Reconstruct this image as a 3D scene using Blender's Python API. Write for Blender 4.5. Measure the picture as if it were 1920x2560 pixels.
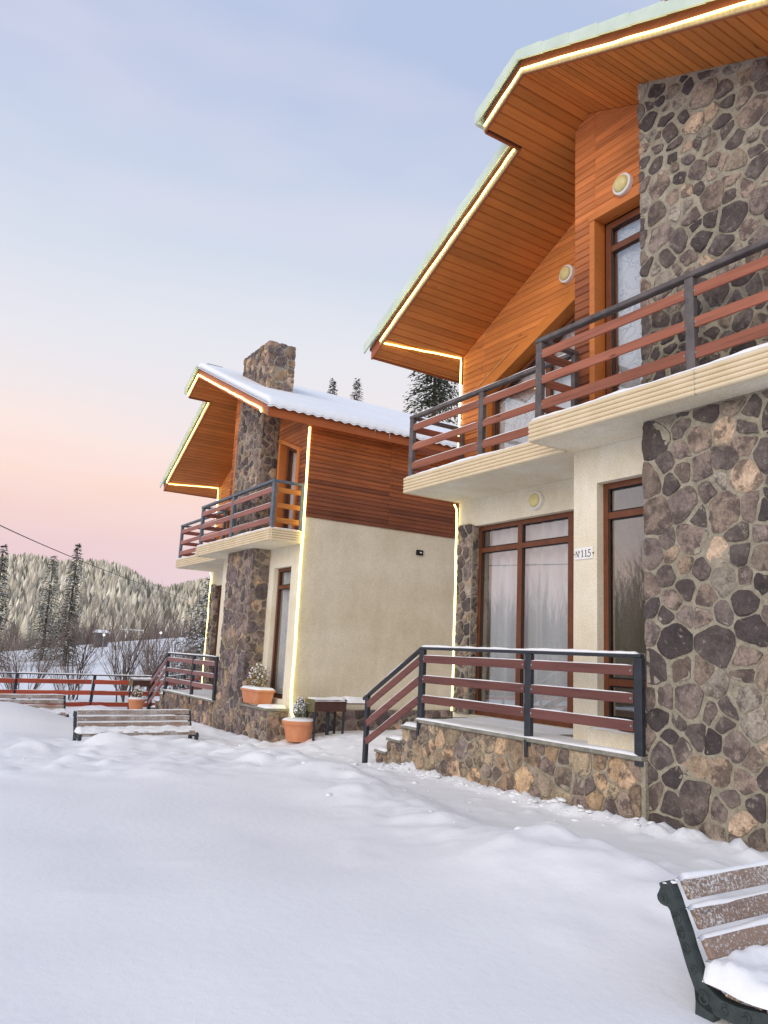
import bpy, math, random
from mathutils import Vector, Matrix, noise
R = math.radians
S = bpy.context.scene
for o in list(bpy.data.objects): bpy.data.objects.remove(o)
COL = S.collection

# ------------------------------------------------------------------ camera
CAMZ = 1.5
F_PX, YAW, PITCH, ROLL = 1934.6, 0.5653, 0.1800, 0.0481
fw = Vector((math.sin(YAW)*math.cos(PITCH), math.cos(YAW)*math.cos(PITCH), math.sin(PITCH)))
rt = Vector((math.cos(YAW), -math.sin(YAW), 0)); up = rt.cross(fw)
c_, s_ = math.cos(ROLL), math.sin(ROLL)
rt2 = c_*rt + s_*up; up2 = -s_*rt + c_*up
cd = bpy.data.cameras.new('camera'); cam = bpy.data.objects.new('camera', cd); COL.objects.link(cam)
cd.sensor_fit = 'VERTICAL'; cd.sensor_height = 24.0; cd.lens = F_PX/2560*24.0
cd.clip_start = 0.05; cd.clip_end = 3000
cam.matrix_world = Matrix(((rt2.x, up2.x, -fw.x, 0), (rt2.y, up2.y, -fw.y, 0), (rt2.z, up2.z, -fw.z, CAMZ), (0, 0, 0, 1)))
S.camera = cam
S.render.resolution_x, S.render.resolution_y = 768, 1024

# ------------------------------------------------------------------ sky, sun, exposure
def lin(c): return tuple((x/255/12.92 if x/255 <= .04045 else ((x/255+.055)/1.055)**2.4) for x in c[:3])
W = bpy.data.worlds.new('World'); S.world = W; W.use_nodes = True
nt = W.node_tree; nt.nodes.clear()
def N(t, **k):
    n = nt.nodes.new(t)
    for a, b in k.items(): setattr(n, a, b)
    return n
tc = N('ShaderNodeTexCoord'); sep = N('ShaderNodeSeparateXYZ'); nt.links.new(tc.outputs['Generated'], sep.inputs[0])
ramp = N('ShaderNodeValToRGB'); els = ramp.color_ramp.elements
SKY = [(0.0, (222, 196, 206)), (.10, (232, 204, 207)), (.145, (241, 210, 204)), (.185, (247, 218, 208)), (.24, (246, 226, 220)), (.285, (236, 227, 228)),
       (.36, (226, 227, 234)), (.45, (211, 218, 231)), (.55, (193, 206, 228)), (.66, (179, 193, 223)), (1.0, (178, 193, 222))]
els[0].position, els[0].color = SKY[0][0], lin(SKY[0][1])+(1,)
els[1].position, els[1].color = SKY[-1][0], lin(SKY[-1][1])+(1,)
for p, c in SKY[1:-1]:
    e = els.new(p); e.color = lin(c)+(1,)
mp = N('ShaderNodeMapping'); mp.inputs['Scale'].default_value = (1.2, 1.2, 4.5)
nt.links.new(tc.outputs['Generated'], mp.inputs[0])
nz = N('ShaderNodeTexNoise'); nz.inputs['Scale'].default_value = 1.7; nz.inputs['Detail'].default_value = 3; nz.inputs['Roughness'].default_value = .45
nt.links.new(mp.outputs[0], nz.inputs['Vector'])
# thin streaks of cloud shift the height at which each tint sits, and veil the blue a little
ma = N('ShaderNodeMath', operation='MULTIPLY_ADD'); ma.inputs[1].default_value = .10; ma.inputs[2].default_value = -.05
nt.links.new(nz.outputs[0], ma.inputs[0])
ad0 = N('ShaderNodeMath', operation='ADD'); nt.links.new(sep.outputs[2], ad0.inputs[0]); nt.links.new(ma.outputs[0], ad0.inputs[1])
# the rosy band stands opposite the sun and thins out to either side
dt = N('ShaderNodeVectorMath', operation='DOT_PRODUCT'); dt.inputs[1].default_value = (.16, .987, 0); nt.links.new(tc.outputs['Generated'], dt.inputs[0])
az = N('ShaderNodeMath', operation='MULTIPLY_ADD'); az.inputs[1].default_value = -.17; az.inputs[2].default_value = .16; nt.links.new(dt.outputs['Value'], az.inputs[0])
ad = N('ShaderNodeMath', operation='ADD'); nt.links.new(ad0.outputs[0], ad.inputs[0]); nt.links.new(az.outputs[0], ad.inputs[1])
nt.links.new(ad.outputs[0], ramp.inputs[0])
veil = N('ShaderNodeMapRange'); veil.inputs[1].default_value = .48; veil.inputs[2].default_value = .75; veil.inputs[4].default_value = .45
nt.links.new(nz.outputs[0], veil.inputs[0])
mx = N('ShaderNodeMix', data_type='RGBA'); nt.links.new(veil.outputs[0], mx.inputs[0]); nt.links.new(ramp.outputs[0], mx.inputs[6])
mx.inputs[7].default_value = lin((231, 224, 232))+(1,)
bg = N('ShaderNodeBackground'); bg.inputs[1].default_value = 1.0
nt.links.new(mx.outputs[2], bg.inputs[0])
wo = N('ShaderNodeOutputWorld'); nt.links.new(bg.outputs[0], wo.inputs[0])

SUN_TO = Vector((-.84, -.40, .34)).normalized()
sl = bpy.data.lights.new('sun', 'SUN'); sl.energy = 1.7; sl.angle = R(50); sl.color = (1.0, .90, .78)
so = bpy.data.objects.new('sun', sl); COL.objects.link(so)
so.rotation_euler = (-SUN_TO).to_track_quat('-Z', 'Y').to_euler(); so.location = (-20, -20, 30)
S.view_settings.view_transform = 'Standard'; S.view_settings.look = 'None'
S.view_settings.exposure = 0.09; S.view_settings.gamma = 1.0; S.view_settings.use_curve_mapping = False

# ------------------------------------------------------------------ helpers
rnd = random.Random(7)
def vnoise(x, y, z=0.0): return noise.noise((x, y, z))
class MB:
    def __init__(s): s.v = []; s.f = []
    def add(s, vs, fs):
        b = len(s.v); s.v += [tuple(p) for p in vs]; s.f += [tuple(b+i for i in f) for f in fs]
    def hexa(s, p):
        s.add(p, [(0,3,2,1),(4,5,6,7),(0,1,5,4),(1,2,6,5),(2,3,7,6),(3,0,4,7)])
    def box(s, x0,x1,y0,y1,z0,z1):
        s.hexa([(x0,y0,z0),(x1,y0,z0),(x1,y1,z0),(x0,y1,z0),(x0,y0,z1),(x1,y0,z1),(x1,y1,z1),(x0,y1,z1)])
        return s
    def cbox(s, x0,x1,y0,y1,z0,z1,c=.006, fn=None):
        """box with chamfered edges"""
        c = min(c, abs(x1-x0)*.4, abs(y1-y0)*.4, abs(z1-z0)*.4)
        X=(x0,x1);Y=(y0,y1);Z=(z0,z1); vs=[]; idx={}
        for i in (0,1):
            for j in (0,1):
                for k in (0,1):
                    x,y,z=X[i],Y[j],Z[k]; dx=c if i==0 else -c; dy=c if j==0 else -c; dz=c if k==0 else -c
                    idx[i,j,k]=len(vs); vs += [(x,y+dy,z+dz),(x+dx,y,z+dz),(x+dx,y+dy,z)]
        g=lambda i,j,k,a: idx[i,j,k]+a
        fs=[]
        for i in (0,1):
            fs.append([g(i,0,0,0),g(i,1,0,0),g(i,1,1,0),g(i,0,1,0)]); fs.append([g(0,i,0,1),g(1,i,0,1),g(1,i,1,1),g(0,i,1,1)]); fs.append([g(0,0,i,2),g(1,0,i,2),g(1,1,i,2),g(0,1,i,2)])
        for i in (0,1):
            for j in (0,1):
                fs.append([g(i,j,0,0),g(i,j,1,0),g(i,j,1,1),g(i,j,0,1)])
                fs.append([g(i,0,j,0),g(i,1,j,0),g(i,1,j,2),g(i,0,j,2)])
                fs.append([g(0,i,j,1),g(1,i,j,1),g(1,i,j,2),g(0,i,j,2)])
        for i in (0,1):
            for j in (0,1):
                for k in (0,1): fs.append([g(i,j,k,0),g(i,j,k,1),g(i,j,k,2)])
        if fn: vs=[fn(*p) for p in vs]
        s.add(vs,fs); return s
    def beam(s, a, b, w, h, upv=(0,0,1), c=.004):
        a=Vector(a); b=Vector(b); d=(b-a); L=d.length; d.normalize(); u=Vector(upv); sd=d.cross(u).normalized(); u=sd.cross(d)
        return s.cbox(0,L,-w/2,w/2,-h/2,h/2,c,fn=lambda x,y,z: a+d*x+sd*y+u*z)
    def tube(s, pts, r, n=6, cap=True):
        pts=[Vector(p) for p in pts]; base=len(s.v); m=len(pts)
        rr = r if hasattr(r,'__len__') else [r]*m
        prev=None
        for i,p in enumerate(pts):
            d=(pts[min(i+1,m-1)]-pts[max(i-1,0)]).normalized()
            if prev is None:
                a=Vector((0,0,1)) if abs(d.z)<.9 else Vector((1,0,0)); u=d.cross(a).normalized()
            else: u=(prev-d*prev.dot(d)).normalized()
            prev=u; w=d.cross(u)
            for k in range(n):
                t=2*math.pi*k/n; s.v.append(tuple(p+(u*math.cos(t)+w*math.sin(t))*rr[i]))
        for i in range(m-1):
            for k in range(n):
                a=base+i*n+k; b=base+i*n+(k+1)%n; s.f.append((a,b,b+n,a+n))
        if cap:
            s.f.append(tuple(base+k for k in range(n))[::-1]); s.f.append(tuple(base+(m-1)*n+k for k in range(n)))
        return s
    def prism(s, poly, o,u,v,n,d0,d1,inset=0.0,d2=None):
        """polygon in the (u,v) plane extruded along n from d0 to d1; with inset a bevelled face at d2"""
        o,u,v,n=Vector(o),Vector(u),Vector(v),Vector(n)
        P=lambda q,d: o+u*q[0]+v*q[1]+n*d
        m=len(poly)
        vs=[P(q,d0) for q in poly]+[P(q,d1) for q in poly]
        fs=[tuple(range(m))[::-1]]
        for i in range(m): j=(i+1)%m; fs.append((i,j,m+j,m+i))
        if inset:
            q2=inset_poly(poly,inset)
            if len(q2)==m:
                vs+=[P(q,d2) for q in q2]
                for i in range(m): j=(i+1)%m; fs.append((m+i,m+j,2*m+j,2*m+i))
                fs.append(tuple(range(2*m,3*m)))
            else: fs.append(tuple(range(m,2*m)))
        else: fs.append(tuple(range(m,2*m)))
        s.add(vs,fs); return s
    def build(s, name, mat, parent=None, smooth=False, color=None, mesh=None):
        me=bpy.data.meshes.new(name); me.from_pydata(s.v,[],s.f); me.update()
        if smooth:
            for p in me.polygons: p.use_smooth=True
        me.materials.append(mat)
        o=bpy.data.objects.new(name,me); COL.objects.link(o)
        if parent: o.parent=parent
        if color: o.color=tuple(color)+(1,)
        return o
def inset_poly(poly,d):
    m=len(poly); out=[]
    A=sum(poly[i][0]*poly[(i+1)%m][1]-poly[(i+1)%m][0]*poly[i][1] for i in range(m)); sg=1 if A>0 else -1
    for i in range(m):
        a,b,c=poly[i-1],poly[i],poly[(i+1)%m]
        e1=(b[0]-a[0],b[1]-a[1]); e2=(c[0]-b[0],c[1]-b[1]); l1=math.hypot(*e1) or 1e-9; l2=math.hypot(*e2) or 1e-9
        n1=(-e1[1]/l1*sg,e1[0]/l1*sg); n2=(-e2[1]/l2*sg,e2[0]/l2*sg)
        nx,ny=n1[0]+n2[0],n1[1]+n2[1]; q=nx*nx+ny*ny
        if q<.3: q=.3
        out.append((b[0]+2*nx/q*d,b[1]+2*ny/q*d))
    return out
def clip(poly,a,b,c):
    """keep a*x+b*y<=c"""
    out=[]; m=len(poly)
    for i in range(m):
        p,q=poly[i],poly[(i+1)%m]; dp=a*p[0]+b*p[1]-c; dq=a*q[0]+b*q[1]-c
        if dp<=0: out.append(p)
        if (dp<0<dq) or (dq<0<dp):
            t=dp/(dp-dq); out.append((p[0]+(q[0]-p[0])*t,p[1]+(q[1]-p[1])*t))
    r=[]
    for p in out:
        if not r or math.hypot(p[0]-r[-1][0],p[1]-r[-1][1])>1e-5: r.append(p)
    if len(r)>1 and math.hypot(r[0][0]-r[-1][0],r[0][1]-r[-1][1])<1e-5: r.pop()
    return r
def area(poly):
    return abs(sum(poly[i][0]*poly[(i+1)%len(poly)][1]-poly[(i+1)%len(poly)][0]*poly[i][1] for i in range(len(poly))))/2 if len(poly)>2 else 0
def empty(name,loc,rz=0):
    o=bpy.data.objects.new(name,None); COL.objects.link(o); o.location=loc; o.rotation_euler=(0,0,rz); o.empty_display_size=.2; return o
def tag(o,label=None,cat=None,group=None,kind=None):
    if label: o['label']=label
    if cat: o['category']=cat
    if group: o['group']=group
    if kind: o['kind']=kind
    return o
def copy_tree(o,parent=None):
    c=o.copy(); COL.objects.link(c); c.parent=parent
    for ch in list(o.children): copy_tree(ch,c)
    return c

# ------------------------------------------------------------------ materials
def mat(name,rough=.7,spec=.3):
    m=bpy.data.materials.new(name); m.use_nodes=True; t=m.node_tree; b=t.nodes['Principled BSDF']
    b.inputs['Roughness'].default_value=rough; b.inputs['Specular IOR Level'].default_value=spec
    return m,t,b
def nd(t,ty,**k):
    n=t.nodes.new(ty)
    for a,b in k.items(): setattr(n,a,b)
    return n
def noise_node(t,scale,detail=4,mapscale=(1,1,1),coord='Object',rough=.55):
    tcn=nd(t,'ShaderNodeTexCoord'); mpn=nd(t,'ShaderNodeMapping'); mpn.inputs['Scale'].default_value=mapscale
    t.links.new(tcn.outputs[coord],mpn.inputs[0]); n=nd(t,'ShaderNodeTexNoise'); n.inputs['Scale'].default_value=scale; n.inputs['Detail'].default_value=detail; n.inputs['Roughness'].default_value=rough
    t.links.new(mpn.outputs[0],n.inputs['Vector']); return n
def rampn(t,src,stops):
    r=nd(t,'ShaderNodeValToRGB'); e=r.color_ramp.elements
    e[0].position,e[0].color=stops[0][0],tuple(stops[0][1])+(1,); e[1].position,e[1].color=stops[-1][0],tuple(stops[-1][1])+(1,)
    for p,c in stops[1:-1]: x=e.new(p); x.color=tuple(c)+(1,)
    t.links.new(src,r.inputs[0]); return r
def mulc(t,a,b,fac=1.0,mode='MULTIPLY'):
    m=nd(t,'ShaderNodeMix',data_type='RGBA',blend_type=mode); m.inputs[0].default_value=fac
    for s,x in ((6,a),(7,b)):
        if hasattr(x,'is_output'): t.links.new(x,m.inputs[s])
        else: m.inputs[s].default_value=tuple(x)+(1,)
    return m.outputs[2]
def bump(t,b,src,strength=.3,dist=.02):
    n=nd(t,'ShaderNodeBump'); n.inputs['Strength'].default_value=strength; n.inputs['Distance'].default_value=dist
    t.links.new(src,n.inputs['Height']); t.links.new(n.outputs[0],b.inputs['Normal']); return n
def g3(v): return (v,v,v)

# snow
SNOW,t,b=mat('snow',.75,.25)
n1=noise_node(t,1.3,5); n2=noise_node(t,140,3); n3=noise_node(t,18,4)
r=rampn(t,n1.outputs[0],[(.3,lin((244,244,245))),(.7,lin((249,249,248)))]); t.links.new(r.outputs[0],b.inputs['Base Color'])
a1=nd(t,'ShaderNodeMath',operation='MULTIPLY_ADD'); a1.inputs[1].default_value=.25; t.links.new(n2.outputs[0],a1.inputs[0]); t.links.new(n3.outputs[0],a1.inputs[2])
bump(t,b,a1.outputs[0],.35,.012)
b.inputs['Subsurface Weight'].default_value=0.0

def wood(name,scale,rough=.5,dark=.55,spec=.35,streak=9):
    """stained board: tint from the object colour, grain stretched along one axis, knots"""
    m,t,b=mat(name,rough,spec)
    oi=nd(t,'ShaderNodeObjectInfo')
    g=noise_node(t,streak,6,scale,rough=.65); gr=rampn(t,g.outputs[0],[(.25,g3(dark)),(.5,g3(.97)),(.8,g3(1.08))])
    big=noise_node(t,.9,3); br=rampn(t,big.outputs[0],[(.3,g3(.84)),(.7,g3(1.1))])
    c=mulc(t,oi.outputs['Color'],gr.outputs[0]); c=mulc(t,c,br.outputs[0])
    tcn=nd(t,'ShaderNodeTexCoord'); mpn=nd(t,'ShaderNodeMapping'); mpn.inputs['Scale'].default_value=tuple(x**.6 for x in scale)
    t.links.new(tcn.outputs['Object'],mpn.inputs[0]); vo=nd(t,'ShaderNodeTexVoronoi'); vo.inputs['Scale'].default_value=3.6; t.links.new(mpn.outputs[0],vo.inputs['Vector'])
    kr=rampn(t,vo.outputs['Distance'],[(.03,(.32,.22,.16)),(.075,g3(1.0))]); c=mulc(t,c,kr.outputs[0])
    t.links.new(c,b.inputs['Base Color']); bump(t,b,g.outputs[0],.15,.004)
    return m
WOODX=wood('stained_wood_along_depth',(.12,4,4),.5,.78); WOODY=wood('stained_wood_along_front',(4,.12,4),.5,.74)
WOODX2=wood('weathered_wood_along_depth',(.2,5,5),.6,.5,.25,5); WOODY2=wood('weathered_wood_along_front',(5,.2,5),.6,.5,.25,5)
RAILW=wood('painted_rail_wood',(3,.15,3),.55,.55,.3,8)
RAILX=wood('painted_rail_wood_across',(.15,3,3),.55,.55,.3,8)

def stone_mat(name):
    m,t,b=mat(name,.82,.3); oi=nd(t,'ShaderNodeObjectInfo')
    ad=nd(t,'ShaderNodeVectorMath',operation='ADD'); tcn=nd(t,'ShaderNodeTexCoord'); t.links.new(tcn.outputs['Object'],ad.inputs[0])
    ml=nd(t,'ShaderNodeMath',operation='MULTIPLY'); ml.inputs[1].default_value=37; t.links.new(oi.outputs['Random'],ml.inputs[0]); t.links.new(ml.outputs[0],ad.inputs[1])
    def nn(s,d,rg=.6):
        n=nd(t,'ShaderNodeTexNoise'); n.inputs['Scale'].default_value=s; n.inputs['Detail'].default_value=d; n.inputs['Roughness'].default_value=rg; t.links.new(ad.outputs[0],n.inputs['Vector']); return n
    a=nn(7,6,.7); ar=rampn(t,a.outputs[0],[(.25,g3(.42)),(.5,g3(.98)),(.75,g3(1.5))]); c=mulc(t,oi.outputs['Color'],ar.outputs[0])
    f=nn(45,4); fr=rampn(t,f.outputs[0],[(.3,g3(.72)),(.6,g3(1.08))]); c=mulc(t,c,fr.outputs[0])
    # lime smears and lichen left on the faces
    l=nn(13,7,.75); lr=rampn(t,l.outputs[0],[(.57,g3(0)),(.66,g3(1))]); lm=nd(t,'ShaderNodeMix',data_type='RGBA')
    fm=nd(t,'ShaderNodeMath',operation='MULTIPLY'); fm.inputs[1].default_value=.55; t.links.new(lr.outputs[0],fm.inputs[0]); t.links.new(fm.outputs[0],lm.inputs[0])
    t.links.new(c,lm.inputs[6]); lm.inputs[7].default_value=lin((176,164,146))+(1,)
    d=nn(5,5,.7); dr=rampn(t,d.outputs[0],[(.50,g3(0)),(.58,g3(1))]); dm=nd(t,'ShaderNodeMix',data_type='RGBA')
    fd=nd(t,'ShaderNodeMath',operation='MULTIPLY'); fd.inputs[1].default_value=.72; t.links.new(dr.outputs[0],fd.inputs[0]); t.links.new(fd.outputs[0],dm.inputs[0])
    t.links.new(lm.outputs[2],dm.inputs[6]); dm.inputs[7].default_value=lin((80,69,68))+(1,)
    t.links.new(dm.outputs[2],b.inputs['Base Color'])
    sm=nd(t,'ShaderNodeMath',operation='ADD'); t.links.new(a.outputs[0],sm.inputs[0]); t.links.new(f.outputs[0],sm.inputs[1]); bump(t,b,sm.outputs[0],.7,.02)
    return m
STONE=stone_mat('field_stone')
def speck(name,c0,c1,scale=6,rough=.85,bs=.4,bd=.01,detail=6,spec=.25,fine=None,stain=0):
    m,t,b=mat(name,rough,spec); n=noise_node(t,scale,detail,rough=.65); r=rampn(t,n.outputs[0],[(.3,lin(c0)),(.7,lin(c1))]); c=r.outputs[0]
    if fine:
        f=noise_node(t,fine,4); fr=rampn(t,f.outputs[0],[(.35,g3(.86)),(.65,g3(1.06))]); c=mulc(t,c,fr.outputs[0]); bump(t,b,f.outputs[0],bs,bd)
    else: bump(t,b,n.outputs[0],bs,bd)
    if stain:   # damp runs and patches in the plaster
        q=noise_node(t,2.2,6,(1,1,.22),rough=.7); qr=rampn(t,q.outputs[0],[(.34,(1-stain,1-stain*1.15,1-stain*1.5)),(.56,g3(1.0))]); c=mulc(t,c,qr.outputs[0])
    t.links.new(c,b.inputs['Base Color']); return m
MORTAR=speck('lime_mortar',(140,132,116),(180,171,152),9,.95,.8,.02,7,.15,fine=40)
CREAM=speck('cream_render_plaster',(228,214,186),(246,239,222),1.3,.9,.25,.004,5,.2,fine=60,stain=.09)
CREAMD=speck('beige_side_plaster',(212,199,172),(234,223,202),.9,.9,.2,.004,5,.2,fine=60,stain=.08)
FASC=speck('cream_corrugated_cladding',(222,202,166),(234,216,184),3,.5,.0,.003,4,.4)
SLAB=speck('grey_stone_slab',(120,118,108),(160,156,144),7,.85,.4,.006,5,.25,fine=50)
ROOFM=speck('pale_green_roof_trim',(198,213,196),(216,228,212),3,.45,.0,.003,3,.45)
ROOFS=speck('brown_roof_sheet',(84,52,40),(104,66,50),4,.6,.1,.003)
CHAR=speck('charcoal_painted_steel',(40,43,50),(56,59,66),9,.5,.2,.002,4,.4)
GREYP=speck('weathered_grey_post',(78,72,72),(112,104,102),7,.6,.3,.003,5,.35)
BLUEP=speck('blue_grey_post',(84,92,102),(106,114,122),7,.5,.2,.003,5,.4)
BROWNF=speck('brown_window_frame',(98,54,32),(120,70,44),6,.4,.15,.002,5,.45)
TERRA=speck('terracotta_plastic',(200,128,88),(216,148,106),5,.55,.1,.002,4,.4)
RUST=speck('rusted_brown_steel',(62,40,36),(90,58,48),8,.6,.3,.003,5,.4)
OLIVEM=speck('tarnished_steel_end',(92,88,60),(124,118,84),6,.45,.2,.003,5,.5)
IRON=speck('dark_green_cast_iron',(44,52,52),(66,74,72),24,.55,.6,.004,5,.4)
BENCHW=wood('weathered_bench_slat',(.2,4,4),.6,.6,.3,9)
MATB=speck('brown_doormat',(98,52,36),(124,70,48),40,.95,.8,.006)
WHITEP=speck('white_enamel',(232,230,226),(242,240,238),6,.4,.05,.001)
DIFFU=speck('yellowed_lamp_diffuser',(214,196,128),(232,218,160),8,.35,.05,.001,3,.5)
BLACKP=speck('black_plastic',(22,22,24),(34,34,36),9,.5,.1,.001)
LITFASCIA=speck('rope_lit_fascia_cream',(186,160,112),(202,178,130),6,.35,.0,.001,3,.5)  # colour of the lower fascia as the rope light brightens it
INK=speck('dark_lettering',(70,58,56),(84,72,68),9,.6,.0,.001)
DARKROOM=speck('shade_dark_interior',(30,29,30),(40,38,38),3,.95,.0,.001)  # room darkness is put into this near-black colour
METALG=speck('galvanised_steel',(120,124,128),(150,154,158),6,.5,.1,.002,4,.5)
BARK=speck('dark_bark',(78,66,60),(116,100,92),14,.9,.5,.01)
TWIG=speck('twig_bark',(112,98,92),(150,134,124),14,.9,.0,.01)
DRYLEAF=speck('dry_leaves',(120,100,58),(168,140,92),14,.8,.0,.01)
GREENLEAF=speck('shrub_leaves',(60,78,48),(104,116,72),14,.7,.0,.01)
# glass: reflects the sky and lets the room show
GLASS=bpy.data.materials.new('window_glass'); GLASS.use_nodes=True; t=GLASS.node_tree; t.nodes.clear()
fr0=nd(t,'ShaderNodeFresnel'); fr0.inputs[0].default_value=5.0; geo=nd(t,'ShaderNodeNewGeometry'); inv=nd(t,'ShaderNodeMath',operation='SUBTRACT'); inv.inputs[0].default_value=1.0; t.links.new(geo.outputs['Backfacing'],inv.inputs[1]); fr=nd(t,'ShaderNodeMath',operation='MULTIPLY'); t.links.new(fr0.outputs[0],fr.inputs[0]); t.links.new(inv.outputs[0],fr.inputs[1]); tr=nd(t,'ShaderNodeBsdfTransparent'); tr.inputs[0].default_value=(.97,.98,.98,1); gl=nd(t,'ShaderNodeBsdfGlossy'); gl.inputs['Roughness'].default_value=.015; gl.inputs[0].default_value=(.95,.95,.97,1)
ms=nd(t,'ShaderNodeMixShader'); om=nd(t,'ShaderNodeOutputMaterial'); t.links.new(fr.outputs[0],ms.inputs[0]); t.links.new(tr.outputs[0],ms.inputs[1]); t.links.new(gl.outputs[0],ms.inputs[2]); t.links.new(ms.outputs[0],om.inputs[0])
# ice
ICE=bpy.data.materials.new('ice'); ICE.use_nodes=True; bb=ICE.node_tree.nodes['Principled BSDF']; bb.inputs['Base Color'].default_value=(.86,.9,.95,1); bb.inputs['Roughness'].default_value=.12; bb.inputs['Transmission Weight'].default_value=.7; bb.inputs['IOR'].default_value=1.31
# lit rope light
LED=bpy.data.materials.new('lit_rope_light'); LED.use_nodes=True; t=LED.node_tree; bb=t.nodes['Principled BSDF']; bb.inputs['Base Color'].default_value=(.9,.9,.8,1); bb.inputs['Emission Color'].default_value=(1.0,.86,.22,1); bb.inputs['Emission Strength'].default_value=5.0
GLOBE=bpy.data.materials.new('lit_lamp_globe'); GLOBE.use_nodes=True; bb=GLOBE.node_tree.nodes['Principled BSDF']; bb.inputs['Emission Color'].default_value=(1,.95,.8,1); bb.inputs['Emission Strength'].default_value=1.6
# curtains
def curtain_mat(name,pattern):
    m=bpy.data.materials.new(name); m.use_nodes=True; t=m.node_tree; t.nodes.clear()
    col=(.94,.94,.96)
    df=nd(t,'ShaderNodeBsdfDiffuse'); tl=nd(t,'ShaderNodeBsdfTranslucent'); tp=nd(t,'ShaderNodeBsdfTransparent'); m1=nd(t,'ShaderNodeMixShader'); m1.inputs[0].default_value=.05; m2=nd(t,'ShaderNodeMixShader'); m2.inputs[0].default_value=.05; o=nd(t,'ShaderNodeOutputMaterial')
    tl.inputs[0].default_value=col+(1,)
    if pattern:
        n=noise_node(t,4.2,0,(1,1,1)); n.inputs['Distortion'].default_value=1.6
        r=rampn(t,n.outputs[0],[(0,col),(.44,col),(.47,(.42,.42,.47)),(.5,col),(.57,col),(.595,(.45,.45,.5)),(.62,col),(1,col)]); t.links.new(r.outputs[0],df.inputs[0])
    else: df.inputs[0].default_value=col+(1,)
    t.links.new(df.outputs[0],m1.inputs[1]); t.links.new(tl.outputs[0],m1.inputs[2]); t.links.new(m1.outputs[0],m2.inputs[1]); t.links.new(tp.outputs[0],m2.inputs[2]); t.links.new(m2.outputs[0],o.inputs[0]); return m
CURT=curtain_mat('white_voile',False); CURTP=curtain_mat('scroll_pattern_voile',True)
# foliage
def leafm(name,c0,c1):
    m,t,b=mat(name,.75,.2); oi=noise_node(t,2.3,4); r=rampn(t,oi.outputs[0],[(.3,lin(c0)),(.7,lin(c1))]); t.links.new(r.outputs[0],b.inputs['Base Color']); return m
NEEDLE=leafm('dark_needles',(60,68,54),(116,116,94)); NEEDLE2=leafm('grey_frosted_needles',(96,98,86),(150,146,126))
# far forest: colour held per tree
FOREST,t,b=mat('frost_and_haze_forest',.9,.1); ca=nd(t,'ShaderNodeVertexColor'); ca.layer_name='Col'; t.links.new(ca.outputs[0],b.inputs['Base Color'])

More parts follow.
